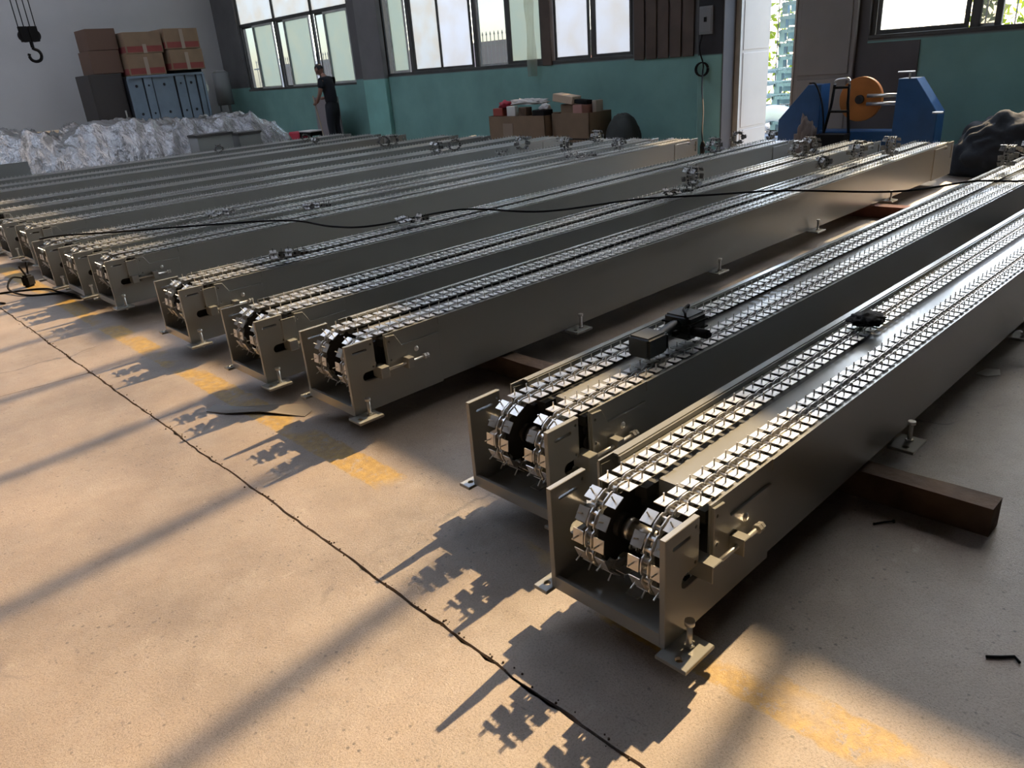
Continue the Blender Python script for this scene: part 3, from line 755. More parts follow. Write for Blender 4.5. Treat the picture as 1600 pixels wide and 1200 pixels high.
# ------------------------------------------------------------------ cables
cab = [(1.42, 7.10, 0.43), (1.54, 6.84, 0.462), (1.83, 6.52, 0.462), (2.40, 6.04, 0.455), (2.82, 5.56, 0.452), (2.89, 5.02, 0.440), (3.03, 4.66, 0.455), (3.70, 4.50, 0.462), (4.0, 3.92, 0.44), (4.55, 3.50, 0.462),
       (4.94, 3.17, 0.45), (5.25, 2.70, 0.462), (5.59, 2.05, 0.44), (6.02, 1.70, 0.462), (6.17, 1.43, 0.455), (6.6, 1.02, 0.462), (7.3, 0.84, 0.43), (7.9, 0.60, 0.05), (8.4, 0.0, 0.012), (8.9, -1.5, 0.012)]
b_ = B(); tube(b_, catmull(cab, 10), 0.0075, 6)
tag(obj('cable', b_, RUBBER), 'long thin black cable running across the tops of the conveyors', 'cable')
b_ = B(); tube(b_, catmull([(10.06, 6.55, 1.63), (10.02, 6.56, 1.45), (10.03, 6.50, 1.25), (9.9, 6.42, 1.15), (9.4, 6.1, 0.95), (8.9, 5.75, 0.72), (8.56, 5.54, 0.50), (8.50, 5.49, 0.38)], 8), 0.010, 6)
t = tag(obj('hanging_cable', b_, RUBBER), 'black cable with a plug hanging from the wall box to the conveyor end', 'cable')
b_ = B(); cyl(b_, (8.50, 5.49, 0.39), (8.50, 5.49, 0.33), 0.018, 10, r2=0.034); cyl(b_, (8.50, 5.49, 0.33), (8.50, 5.49, 0.24), 0.034, 12, r2=0.028)
obj('plug', b_, RUBBER, t)
b_ = B(); r_ = random.Random(3)
for k in range(3):
    tube(b_, [(10.05 + 0.01 * k, 6.52 + 0.10 * math.cos(a) + 0.02 * k, 1.18 + 0.09 * math.sin(a)) for a in [2 * PI * i / 16 for i in range(17)]], 0.008, 5)
obj('coil', b_, RUBBER, t)
t = thing('switch_box', 'grey electrical box fixed on the dark column beside the door', 'box', (10.07, 6.5, 1.63))
b_ = B(); box(b_, 0, 0.10 - 0.075, -0.11, 0.11, 0, 0.36); bevel(b_, 0.006); obj('casing', b_, mat('switch_grey', (0.20, 0.20, 0.20), 0.5), t)
b_ = B(); box(b_, -0.008, -0.001, -0.09, 0.09, 0.03, 0.33); bevel(b_, 0.003); obj('cover', b_, MATS['switch_grey'], t)
b_ = B(); box(b_, -0.02, -0.009, -0.02, 0.02, 0.16, 0.22); obj('switch', b_, RUBBER, t)

# adapter on the floor by the left conveyors
t = thing('power_adapter', 'black plug adapter lying on the floor beside the left conveyor ends', 'adapter', (1.32, 7.50, 0), 0.5)
b_ = B(); box(b_, -0.045, 0.045, -0.036, 0.036, 0.0, 0.10); bevel(b_, 0.016, 3); obj('housing', b_, RUBBER, t)
b_ = B(); cyl(b_, (-0.02, -0.02, 0.09), (-0.06, -0.02, 0.19), 0.008, 8); cyl(b_, (0.03, 0.02, 0.09), (0.05, 0.02, 0.20), 0.008, 8); obj('prong', b_, RUBBER, t)
b_ = B(); tube(b_, catmull([(-0.03, 0, 0.08), (-0.10, 0.05, 0.10), (-0.2, 0.0, 0.03), (-0.28, -0.3, 0.008), (-0.2, -0.6, 0.008), (-0.32, -0.9, 0.008), (-0.2, -0.55, 0.016), (-0.1, -0.2, 0.008), (-0.4, 0.2, 0.008), (-0.5, -0.3, 0.008)], 8), 0.008, 6)
obj('cord', b_, RUBBER, t)

# ------------------------------------------------------------------ rolled chain offcuts on the conveyors
def roll_mesh(n, r, seed):
    rr_ = random.Random(seed); b_ = B()
    for k in range(n):
        a = 2 * PI * k / n + rr_.uniform(-0.1, 0.1); rad = r * rr_.uniform(0.9, 1.15)
        M = Matrix.Translation((rad * math.cos(a), rr_.uniform(-0.01, 0.01), r + 0.03 + rad * math.sin(a))) @ Matrix.Rotation(PI / 2 - a, 4, 'Y') @ Matrix.Rotation(rr_.uniform(-0.25, 0.25), 4, 'Z')
        link_bm(b_, M)
    zmin = min(v.co.z for v in b_.verts)
    for v in b_.verts: v.co.z -= zmin
    return mesh_of(b_, 'chain_roll', [DULL, BLACK])
ROLLS = [roll_mesh(7, 0.062, 1), roll_mesh(6, 0.048, 2), roll_mesh(8, 0.068, 3), roll_mesh(5, 0.035, 4)]
def flat_mesh(seed):
    rr_ = random.Random(seed); b_ = B()
    for k in range(5):
        link_bm(b_, Matrix.Translation((k * 0.045, 0.02 * math.sin(k), 0.015 + rr_.uniform(0, 0.015))) @ Matrix.Rotation(rr_.uniform(-0.5, 0.5), 4, 'X') @ Matrix.Rotation(rr_.uniform(-0.5, 0.5), 4, 'Z'))
    zmin = min(v.co.z for v in b_.verts)
    for v in b_.verts: v.co.z -= zmin
    return mesh_of(b_, 'chain_roll', [DULL, BLACK])
FLATS = [flat_mesh(5), flat_mesh(6)]
spots = [(6.84, 4, 0, 0), (7.06, 4, 0, 2), (6.90, 3, 1, 0), (7.15, 3, 0, 2), (6.26, 3, 1, 3), (6.95, 5, 0, 0), (5.13, 4, 0, 2), (4.80, 4, 0, 5), (7.04, 6, 0, 1), (6.78, 7, 0, 2),
         (6.36, 6, 1, 4), (7.54, 7, 1, 0), (6.35, 6, 0, 5), (6.78, 8, 1, 2), (6.38, 8, 1, 4), (6.50, 9, 0, 0), (6.20, 9, 0, 2), (6.63, 11, 1, 2), (6.78, 11, 1, 0), (6.97, 14, 0, 1), (6.71, 13, 0, 3),
         (5.39, 14, 0, 1), (2.07, 5, 0, 5), (3.155, 5, 1, 4), (2.56, 7, 1, 4), (3.135, 6, 1, 5), (6.70, 2, 1, 2), (7.33, 2, 1, 0), (8.1, 5, 0, 3), (7.7, 5, 1, 1)]
owner = {2: 'the power tool conveyor', 3: 'the third conveyor', 4: 'the fourth conveyor', 5: 'the cable-crossed conveyor', 6: 'the plug conveyor', 7: 'the seventh conveyor',
         8: 'the eighth conveyor', 9: 'the ninth conveyor', 11: 'the eleventh conveyor', 13: 'the thirteenth conveyor', 14: 'the fourteenth conveyor'}
nth = ['nearest its far end', 'second from its far end', 'third from its far end', 'fourth from its far end', 'fifth from its far end', 'sixth from its far end']
byc = {}
for x, c, k, v in spots: byc.setdefault(c, []).append((x, k, v))
for c, lst in byc.items():
    lst.sort(reverse=True)
    for i, (x, k, v) in enumerate(lst):
        me = ROLLS[v] if v < 4 else FLATS[v - 4]
        y = CONV[c - 1][1] + (0.060, 0.238)[k]
        kind_ = 'spiky steel chain roll' if v < 4 else 'flat steel chain piece'
        lab = '%s on %s' % (kind_, owner[c]) + (', ' + nth[i] if len(lst) > 1 else '')
        tag(link('chain_roll' if v < 4 else 'chain_offcut', me, None, (x, y, 0.4505), (0, 0, rnd.uniform(-0.5, 0.5))), lab, 'chain piece', 'loose chain pieces on the conveyors')
# dark lump on the nearest conveyor
g = blob('work_glove', (2.83, 1.085, 0.4505), (0.075, 0.055, 0.022), 5, RUBBER, 4, 0.45, 2.6)
tag(g, 'crumpled dark glove-like lump on the left chain of the nearest conveyor', 'glove')

# ------------------------------------------------------------------ cordless tool
t = thing('power_tool', 'black cordless power tool lying across the second conveyor chains', 'tool', (2.10, 1.555, 0.4515), -0.02)
b_ = B(); box(b_, -0.075, 0.035, -0.05, 0.045, 0.0, 0.078); bevel(b_, 0.008, 3); o = obj('battery_pack', b_, TOOLM, t, smooth=False)
b_ = B(); box(b_, 0.036, 0.052, -0.045, 0.042, 0.006, 0.068); bevel(b_, 0.006, 2); obj('battery_foot', b_, TOOLM, t)
b_ = B(); tube(b_, catmull([(0.050, 0, 0.040), (0.09, 0.004, 0.046), (0.14, 0.006, 0.052), (0.175, 0.008, 0.052)], 5), 0.024, 12); obj('handle', b_, TOOLM, t)
b_ = B(); box(b_, 0.165, 0.275, -0.05, 0.065, 0.0, 0.092); bevel(b_, 0.009, 3); obj('motor_housing', b_, TOOLM, t)
b_ = B()
for z in (0.030, 0.060): box(b_, 0.160, 0.280, -0.055, 0.070, z, z + 0.006)
obj('bumper_band', b_, RUBBER, t)
b_ = B(); tube(b_, catmull([(0.170, -0.03, 0.088), (0.170, -0.028, 0.106), (0.200, 0.0, 0.108), (0.262, 0.02, 0.106), (0.266, 0.03, 0.086)], 6), 0.005, 6); obj('carry_loop', b_, RUBBER, t)
b_ = B(); cyl(b_, (0.190, -0.05, 0.035), (0.190, -0.115, 0.035), 0.017, 12); cyl(b_, (0.190, -0.115, 0.035), (0.190, -0.125, 0.035), 0.010, 10); obj('chuck', b_, RUBBER, t)
b_ = B(); box(b_, 0.10, 0.125, -0.034, -0.018, 0.035, 0.055); bevel(b_, 0.003); obj('trigger', b_, RUBBER, t)

# ------------------------------------------------------------------ litter on the floor
def sheet(name, pts, z, thick, m_, label, cat, curl=0.0):
    b_ = B(); n = len(pts); cx = sum(p[0] for p in pts) / n; cy = sum(p[1] for p in pts) / n
    top = [b_.verts.new((x - cx, y - cy, thick + curl * (i % 3) * 0.5)) for i, (x, y) in enumerate(pts)]
    bot = [b_.verts.new((v.co.x, v.co.y, v.co.z - thick)) for v in top]
    c1 = b_.verts.new((0, 0, thick + curl)); c0 = b_.verts.new((0, 0, curl))
    for i in range(n):
        j = (i + 1) % n
        b_.faces.new((c1, top[i], top[j])); b_.faces.new((c0, bot[j], bot[i])); b_.faces.new((top[i], bot[i], bot[j], top[j]))
    return tag(obj(name, b_, m_, None, (cx, cy, z)), label, cat)
sheet('card_strip', [(1.17, 3.52), (1.22, 3.40), (1.33, 3.27), (1.45, 3.06), (1.50, 3.08), (1.52, 3.16), (1.42, 3.32), (1.30, 3.42), (1.22, 3.54)], 0, 0.003, mat('dull_card', (0.20, 0.17, 0.14), 0.5), 'long dull card strip on the floor in front of the third conveyor', 'card', 0.012)
sheet('paper_scrap', [(3.66, 0.90), (3.74, 0.88), (3.76, 0.83), (3.70, 0.81), (3.65, 0.85)], 0, 0.001, PAPER, 'small white paper scrap on the floor beside the nearest conveyor', 'paper', 0.004)
b_ = B(); tube(b_, [(0, 0, 0.004), (0.03, -0.02, 0.004), (0.05, -0.04, 0.005)], 0.003, 6); cyl(b_, (0.05, -0.04, 0.005), (0.053, -0.043, 0.005), 0.006, 8)
tag(obj('nail', b_, RUBBER, None, (2.20, 0.75, 0)), 'short dark nail on the floor between timber and nearest conveyor foot', 'nail')
b_ = B(); tube(b_, [(0, 0.03, 0.004), (0.02, 0.005, 0.004), (0.045, -0.02, 0.004), (0.03, -0.035, 0.004)], 0.004, 5)
tag(obj('dark_scrap', b_, RUBBER, None, (1.80, 0.28, 0)), 'small dark hook-shaped scrap on the floor at the right edge', 'scrap')
rr2 = random.Random(21)
gb = B()
for k in range(260):
    y = rr2.uniform(-0.3, 9.0); x = 0.975 + rr2.gauss(0, 0.008)
    s_ = rr2.uniform(0.0012, 0.0042)
    ball(gb, (x, y, s_ * 0.4), s_, 5, 3)
tag(obj('grit', gb, mat('dark_grit', (0.07, 0.045, 0.03), 0.9)), 'dark crumbs of concrete along the open floor joint', 'grit', kind='stuff')

# ------------------------------------------------------------------ cartons and their contents by the back wall
def carton(name, x0, x1, y0, y1, h, label, cat='box', group=None, z=0, seam=True, rot=0, band=None, tape=None, lid=True):
    cx, cy = (x0 + x1) / 2, (y0 + y1) / 2
    t = thing(name, label, cat, (cx, cy, z), rot, group)
    dx, dy = (x1 - x0) / 2, (y1 - y0) / 2
    b_ = B()
    if lid: box(b_, -dx, dx, -dy, dy, 0, h); bevel(b_, 0.006)
    else:
        w_ = 0.01
        box(b_, -dx, dx, -dy, dy, 0, 0.01); box(b_, -dx, -dx + w_, -dy, dy, 0, h); box(b_, dx - w_, dx, -dy, dy, 0, h); box(b_, -dx, dx, -dy, -dy + w_, 0, h); box(b_, -dx, dx, dy - w_, dy, 0, h)
    obj('carton_body', b_, CARD, t)
    if band:
        b_ = B(); box(b_, -dx + 0.03, dx - 0.03, -dy - 0.003, -dy - 0.0005, band[0], band[1]); box(b_, -dx - 0.003, -dx - 0.0005, -dy + 0.03, dy - 0.03, band[0], band[1]); obj('printed_band', b_, CARDR, t)
    if tape:
        b_ = B(); box(b_, tape[0] - 0.045, tape[0] + 0.045, -dy - 0.006, -dy - 0.0035, tape[1], tape[2]); o = obj('tape', b_, TAPE, t)
    return t
t = carton('crate_carton', 9.35, 10.05, 9.02, 10.36, 0.64, 'large brown carton of goods under the middle window, its front half', lid=False)
b_ = B(); box(b_, -0.357, -0.351, 0.08, 0.32, 0.30, 0.52); obj('label_sheet', b_, mat('faded_label', (0.30, 0.22, 0.16), 0.8), t)
b_ = B(); box(b_, -0.356, -0.3505, -0.66, 0.66, 0.225, 0.24); obj('strap', b_, RUBBER, t)
t = carton('crate_carton', 9.50, 10.05, 8.20, 9.00, 0.66, 'large brown carton adjoining on the door side of the goods carton', lid=False)
b_ = B(); box(b_, -0.281, -0.2755, -0.39, 0.39, 0.26, 0.275); obj('strap', b_, RUBBER, t)
def small(x, y, z, sx, sy, sz, rz, m_, name, label, cat, tilt=0.0):
    b_ = B(); box(b_, -sx / 2, sx / 2, -sy / 2, sy / 2, 0, sz); bevel(b_, min(sx, sy, sz) * 0.08)
    o = obj(name, b_, m_, None, (x, y, z), (tilt, 0, rz)); return tag(o, label, cat)
b_ = B(); box(b_, 9.365, 10.035, 9.035, 10.345, 0.012, 0.628)
tag(obj('packed_goods', b_, CARD), 'brown packed goods filling the longer brown carton to its rim', 'packing')
b_ = B(); box(b_, 9.515, 10.035, 8.215, 8.985, 0.012, 0.628)
tag(obj('packed_goods', b_, CARD), 'brown packed goods filling the door-side carton to its rim', 'packing')
PB = 0.63
small(9.55, 10.22, PB, 0.25, 0.22, 0.13, 0.1, FADED, 'small_box', 'faded red box at the left end of the carton top', 'box')
g = blob('red_bag', (9.55, 10.12, 0.765), (0.12, 0.11, 0.08), 2, REDP, 3, 0.4); tag(g, 'bright red plastic bag on the left end of the carton top', 'bag')
small(9.47, 9.88, PB, 0.08, 0.20, 0.16, 0.05, PAPER, 'paper_box', 'white paper box standing next to the red box', 'box')
small(9.50, 9.60, PB, 0.16, 0.18, 0.14, 0.0, WOOD, 'small_box', 'brown wooden block between white box and dark tray', 'box')
small(9.52, 9.22, PB, 0.20, 0.30, 0.09, -0.1, RUBBER, 'tray', 'dark tray on the middle of the carton top', 'tray')
g = blob('white_film', (9.68, 9.72, 0.80), (0.14, 0.42, 0.06), 7, PAPER, 4, 0.5, 2.2); tag(g, 'long crumpled white film heaped along the carton top', 'film')
g = blob('white_film', (9.55, 9.18, 0.725), (0.09, 0.10, 0.06), 9, PAPER, 3, 0.5); tag(g, 'small crumpled white film beside the tilted cream box', 'film')
small(9.72, 8.86, 0.81, 0.25, 0.40, 0.12, 0.1, mat('cream_card', (0.62, 0.47, 0.33), 0.8), 'cream_box', 'tilted cream box on top of the right-hand carton', 'box', 0.16)
small(9.78, 8.80, PB, 0.25, 0.28, 0.155, 0.1, CARD, 'small_box', 'cardboard box supporting the tilted cream box', 'box')
small(9.70, 8.47, PB, 0.28, 0.24, 0.15, -0.2, mat('pink_print', (0.40, 0.20, 0.16), 0.8), 'small_box', 'pinkish printed box at the door-side end of the cartons', 'box')
small(9.66, 8.45, 0.79, 0.16, 0.24, 0.06, 0.1, RUBBER, 'dark_tray', 'flat dark case on the pinkish printed box', 'case', 0.1)
small(9.80, 8.27, PB, 0.18, 0.08, 0.20, 0.0, mat('beige_print', (0.40, 0.33, 0.27), 0.8), 'small_box', 'beige box on the outer edge of the door-side carton', 'box')
t = blob('dark_drum', (9.85, 7.80, 0), (0.26, 0.30, 0.46), 12, mat('dull_black_sack', (0.03, 0.035, 0.032), 0.7), 4, 0.10, 1.5); tag(t, 'dull dark sack standing right of the cartons', 'sack')
b_ = B(); r_ = random.Random(8)
tube(b_, catmull([(9.5 + r_.uniform(-0.15, 0.15), 11.05 + 0.5 * math.cos(k * 1.1) * (0.6 + 0.05 * k) , 0.06 + 0.10 * abs(math.sin(k * 0.7))) for k in range(16)], 6), 0.012, 6)
tag(obj('hose', b_, BLUEC), 'tangled thin blue hose on the floor beside the cartons', 'hose')

# steel tooling frame with cartons on top, along the left wall
t = thing('tooling_frame', 'blue-grey steel plate rack with round holes, under the red-printed cartons', 'rack', (6.95, 20.5, 0))
b_ = B(); box(b_, 0.0, 1.85, 0.03, 1.1, 0.1, 1.84); obj('core', b_, mat('dark_core', (0.03, 0.032, 0.035), 0.7), t)
xs = [(0.0, 0.33, (0.17,)), (0.36, 0.55, (0.46,)), (0.58, 1.10, (0.84,)), (1.14, 1.36, (1.25,)), (1.40, 1.64, (1.52,)), (1.68, 1.80, ())]
for i, (a, b, hs) in enumerate(xs):
    loops = [[(a, 0.1), (b, 0.1), (b, 1.80), (a, 1.80)]] + [circle_pts(hx, hz, 0.036 if i not in (1, 3) else 0.026, 12) for hx in hs for hz in (1.62, 0.98, 0.4)]
    link('panel', plate_mesh('panel', loops, 0.03, STEELBLUE), t, (0, -0.01 if i % 2 else 0.012, 0))
b_ = B(); box(b_, -0.02, 1.86, -0.05, 0.0, 1.80, 1.85); obj('top_rail', b_, STEELBLUE, t)
b_ = B(); box(b_, 1.82, 1.87, -0.05, 0.0, 0, 1.80); obj('upright', b_, STEELBLUE, t)
b_ = B(); box(b_, -0.03, 0.0, -0.05, 0.0, 0, 1.80); obj('upright', b_, STEELBLUE, t)
BAND = (0.03, 0.16)
carton('carton', 7.03, 7.90, 20.45, 21.3, 0.48, 'lower left carton with a red printed band on the steel rack', 'box', 'red-printed cartons on the rack', 1.855, band=BAND, tape=(0, 0.0, 0.40))
carton('carton', 7.07, 7.95, 20.45, 21.3, 0.47, 'upper left carton with a red printed band on the steel rack', 'box', 'red-printed cartons on the rack', 2.34, band=BAND, tape=(0.0, 0.0, 0.2))
carton('carton', 7.99, 8.86, 20.40, 21.2, 0.47, 'lower right carton with red band, jutting out at an angle', 'box', 'red-printed cartons on the rack', 1.92, band=BAND, rot=0.10, tape=(0.0, 0.0, 0.4))
carton('carton', 7.98, 8.85, 20.40, 21.2, 0.46, 'upper right carton with red band and broad pale tape', 'box', 'red-printed cartons on the rack', 2.40, band=BAND, rot=0.06, tape=(0.0, 0.0, 0.44))
b_ = B(); box(b_, 8.1, 8.8, 20.5, 21.1, 1.853, 1.918)
tag(obj('packing_board', b_, RUBBER), 'dark packing board between the steel rack and the lower right carton', 'board')
CARD_ = CARD; CARD = mat('shadowed_brown_card', (0.13, 0.075, 0.05), 0.85)  # darker copy of the card, shade at the rack end put into its colour
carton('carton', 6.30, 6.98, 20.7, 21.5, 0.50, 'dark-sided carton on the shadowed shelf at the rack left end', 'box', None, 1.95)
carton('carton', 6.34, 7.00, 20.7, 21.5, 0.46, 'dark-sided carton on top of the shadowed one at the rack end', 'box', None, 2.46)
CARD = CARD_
t = thing('steel_cabinet', 'dark cabinet in shadow left of the blue-grey rack', 'cabinet', (6.15, 20.7, 0))
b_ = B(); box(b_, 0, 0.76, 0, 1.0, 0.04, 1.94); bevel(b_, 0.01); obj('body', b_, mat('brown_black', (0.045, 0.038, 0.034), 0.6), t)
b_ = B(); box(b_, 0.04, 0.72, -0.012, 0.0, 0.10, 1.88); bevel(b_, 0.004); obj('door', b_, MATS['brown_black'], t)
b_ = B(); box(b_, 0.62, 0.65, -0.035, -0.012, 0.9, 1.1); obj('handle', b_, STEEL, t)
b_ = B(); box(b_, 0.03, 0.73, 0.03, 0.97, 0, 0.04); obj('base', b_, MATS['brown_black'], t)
t = thing('tank', 'grey vertical tank mounted in the corner left of the windows', 'tank', (9.95, 22.0, 0))
gt = mat('tank_grey', (0.22, 0.22, 0.21), 0.5)
b_ = B(); cyl(b_, (0, 0, 0.98), (0, 0, 1.82), 0.22, 20); cyl(b_, (0, 0, 1.82), (0, 0, 1.88), 0.22, 20, r2=0.12); obj('shell', b_, gt, t)
b_ = B()
for a in (0.5, 2.6, 4.7): cyl(b_, (0.16 * math.cos(a), 0.16 * math.sin(a), 0), (0.16 * math.cos(a), 0.16 * math.sin(a), 1.0), 0.025, 8)
obj('stand', b_, gt, t)
t = thing('standing_fan', 'small round-headed fan on a thin pole beside the steel rack', 'fan', (9.2, 21.5, 0))
b_ = B(); cyl(b_, (0, 0, 0.02), (0, 0, 1.38), 0.018, 8); obj('pole', b_, STEEL, t)
b_ = B(); cyl(b_, (0, -0.04, 1.46), (0, 0.04, 1.46), 0.12, 18); obj('fan_head', b_, STEEL, t)
b_ = B(); cyl(b_, (0, 0, 0), (0, 0, 0.03), 0.18, 16); obj('base', b_, BLACK, t)

# film-covered pile beyond the last conveyor
from mathutils import noise as mnoise
def pile():
    nx, ny = 220, 80
    prof = [(0.0, 1.05), (2.0, 1.08), (2.93, 1.06), (3.46, 0.97), (3.8, 0.84), (4.3, 1.0), (4.81, 1.04), (5.6, 0.95), (6.55, 0.90), (7.3, 0.92), (7.6, 0.84), (7.85, 0.66), (8.0, 0.50)]
    def hp(x):
        for (a, za_), (b, zb2) in zip(prof, prof[1:]):
            if a <= x <= b: return za_ + (zb2 - za_) * (x - a) / (b - a)
        return prof[-1][1] if x > b else prof[0][1]
    vs, fs = [], []
    for i in range(nx + 1):
        x = 0.3 + 7.7 * i / nx
        for j in range(ny + 1):
            v = j / ny; y = 14.45 + 2.4 * v
            front = min(1.0, (v / 0.30) ** 0.65) if v < 0.30 else 1.0
            back = 1.0 if v < 0.8 else max(0.0, 1 - ((v - 0.8) / 0.2) ** 2 * 0.95)
            z = hp(x) * (0.06 + 0.94 * front) * back
            fold = (1 - abs(mnoise.noise(Vector((x * 2.1 - v * 3.0, v * 1.1, 3))))) ** 4 * -0.14 + 0.10 + abs(mnoise.noise(Vector((x * 5 + v * 7, v * 2, 8)))) * 0.09 + abs(mnoise.noise(Vector((x * 14, v * 14, 2)))) * 0.03
            z = max(0.01, z - fold * (0.4 + 0.6 * front) + 0.04)
            vs.append((x + 0.12 * mnoise.noise(Vector((x, v * 4, 1))), y + 0.10 * mnoise.noise(Vector((x * 3, v * 2, 5))), z)); 
    for i in range(nx):
        for j in range(ny):
            a = i * (ny + 1) + j; fs.append((a, a + ny + 1, a + ny + 2, a + 1))
    me = bpy.data.meshes.new('plastic_film'); me.from_pydata(vs, [], fs); me.materials.append(FILM)
    for p in me.polygons: p.use_smooth = True
    return me
film = tag(link('plastic_film', pile()), 'crumpled silvery plastic film draped over the pile beyond the last conveyor', 'film')
for k, (x0, x1, y0, y1, z1, lab) in enumerate(((5.65, 6.30, 13.95, 14.36, 0.66, 'plain grey steel box poking out of the film, the left of two'), (6.42, 6.85, 13.95, 14.36, 0.62, 'smaller grey steel box poking out of the film, the right of two'))):
    t = thing('steel_box', lab, 'box', (x0, y0, 0))
    b_ = B(); box(b_, 0, x1 - x0, 0, y1 - y0, 0, z1); bevel(b_, 0.008); obj('body', b_, PAINT, t)
    b_ = B(); box(b_, -0.015, x1 - x0 + 0.015, -0.015, y1 - y0, z1, z1 + 0.04); obj('lid', b_, mat('lid_dark', (0.05, 0.045, 0.04), 0.6), t)
small(2.6, 14.05, 0, 0.75, 0.06, 0.62, 0, PAINT, 'steel_sheet', 'grey steel sheet standing at the left edge against the film', 'sheet')
small(4.05, 17.2, 0, 1.0, 0.5, 0.92, 0, mat('pale_wood_crate', (0.42, 0.30, 0.18), 0.8), 'wooden_crate', 'pale wooden crate behind the film-covered pile', 'crate')

# leaning board, red and white stool by the man
small(9.95, 16.65, 0, 0.04, 1.05, 1.06, 0, mat('dull_mauve_board', (0.26, 0.23, 0.23), 0.8), 'leaning_board', 'dull mauve board standing against the teal wall behind the man', 'board')
t = thing('stool', 'low black stool with a white top near the man', 'stool', (9.3, 16.45, 0))
b_ = B(); box(b_, -0.16, 0.16, -0.26, 0.26, 0.36, 0.39); bevel(b_, 0.006); obj('seat', b_, PAPER, t)
for sx in (-0.13, 0.13):
    for sy in (-0.23, 0.23):
        b_ = B(); box(b_, sx - 0.02, sx + 0.02, sy - 0.02, sy + 0.02, 0, 0.36); obj('leg', b_, RUBBER, t)
b_ = B(); box(b_, -0.14, 0.14, -0.24, 0.24, 0.28, 0.355); obj('apron', b_, RUBBER, t)
small(9.3, 17.0, 0, 0.3, 0.42, 0.36, 0.1, REDP, 'red_crate', 'red plastic crate beside the white-topped stool', 'crate')

# crane hook
t = thing('crane_hook', 'black crane hook block hanging on four wires before the left wall', 'hook', (3.0, 12.0, 0))
b_ = B()
for s_ in (-1, 1):
    cyl(b_, (s_ * 0.055 - 0.0, -0.03, 2.24), (s_ * 0.055, 0.03, 2.24), 0.075, 18)
    box(b_, s_ * 0.055 - 0.05, s_ * 0.055 + 0.05, -0.036, 0.036, 2.17, 2.35)
bevel(b_, 0.004); obj('hook_block', b_, RUBBER, t)
b_ = B(); cyl(b_, (0, 0, 2.17), (0, 0, 2.10), 0.022, 10)
hk = [(0, 0, 2.12), (0.0, 0, 2.09), (0.055, 0, 2.06), (0.075, 0, 2.01), (0.055, 0, 1.955), (0, 0, 1.935), (-0.05, 0, 1.955), (-0.068, 0, 2.0), (-0.06, 0, 2.03)]
tube(b_, catmull(hk, 5), 0.019, 8); obj('hook', b_, RUBBER, t)
for dx in (-0.10, -0.035, 0.035, 0.10):
    b_ = B(); cyl(b_, (dx, 0, 2.34), (dx * 1.1, 0, ZT - 0.02), 0.006, 6); obj('wire', b_, RUBBER, t)

# ------------------------------------------------------------------ blue reel stand
t = thing('reel_stand', 'blue steel reel stand with two sloped end frames by the grey door', 'machine', (9.55, 0, 0))
b_ = B(); box(b_, -0.12, 0.12, 3.15, 4.95, 0.16, 0.42); bevel(b_, 0.01); obj('base_beam', b_, BLUE, t)
def stand(y0, y1, ytop0, ytop1, zt, name):
    me = plate_mesh(name, [[(y0, 0.0), (y1, 0.0), (y1, 0.55), (ytop1, zt), (ytop0, zt), (y0, 0.62 if ytop0 > y0 + 0.02 else zt)]], 0.22, BLUE, 'yz', 0.006)
    link(name, me, t, (-0.02, 0, 0))
stand(4.45, 4.98, 4.47, 4.62, 0.95, 'end_frame')
stand(3.12, 3.58, 3.38, 3.57, 0.98, 'end_frame')
for z, r in ((0.80, 0.022), (0.71, 0.022)):
    b_ = B(); cyl(b_, (0, 3.55, z), (0, 3.95, z), r, 12); obj('shaft_bar', b_, STEEL, t)
b_ = B(); cyl(b_, (-0.16, 3.16, 0.62), (-0.16, 3.05, 0.62), 0.012, 8); obj('locking_pin', b_, STEEL, t)
b_ = B(); cyl(b_, (-0.14, 3.45, 0.98), (-0.14, 3.45, 1.05), 0.012, 8); cyl(b_, (-0.14, 3.40, 1.05), (-0.14, 3.58, 1.05), 0.008, 8)
obj('locking_pin', b_, STEEL, t)
b_ = B(); tube(b_, catmull([(-0.14, 4.60, 0.97), (-0.18, 4.50, 0.95), (-0.2, 4.40, 0.75), (-0.2, 4.36, 0.5), (-0.2, 4.36, 0.3)], 6), 0.010, 6); obj('hose', b_, RUBBER, t)
t = thing('reel', 'worn orange reel disc mounted between the blue end frames', 'reel', (9.62, 4.05, 0.76))
b_ = B(); cyl(b_, (-0.03, 0, 0), (0.03, 0, 0), 0.25, 40); bevel(b_, 0.004); obj('disc', b_, ORANGE, t)
b_ = B(); cyl(b_, (-0.06, 0, 0), (0.20, 0, 0), 0.05, 20); obj('hub', b_, BLACK, t)
t = thing('hand_truck', 'black A-shaped trolley frame standing before the orange reel', 'trolley', (9.20, 4.12, 0))
b_ = B()
tube(b_, [(0, 0.16, 0.42), (0.02, 0.10, 0.75), (0.03, 0.085, 0.95)], 0.016, 8); obj('side_rail', b_, RUBBER, t)
b_ = B(); tube(b_, [(0, -0.14, 0.40), (0.02, -0.09, 0.75), (0.03, -0.085, 0.95)], 0.016, 8); obj('side_rail', b_, RUBBER, t)
b_ = B(); tube(b_, catmull([(0.03, 0.085, 0.94), (0.03, 0.07, 1.0), (0.03, -0.07, 1.01), (0.03, -0.085, 0.94)], 5), 0.014, 8); obj('handle', b_, STEEL, t)
b_ = B(); cyl(b_, (0.01, -0.12, 0.66), (0.01, 0.12, 0.66), 0.014, 8); obj('crossbar', b_, RUBBER, t)
b_ = B(); cyl(b_, (0.02, -0.09, 0.92), (0.02, 0.09, 0.92), 0.014, 8); obj('crossbar', b_, RUBBER, t)
b_ = B(); box(b_, -0.16, 0.0, -0.16, 0.18, 0.0, 0.42); obj('toe_box', b_, RUBBER, t)
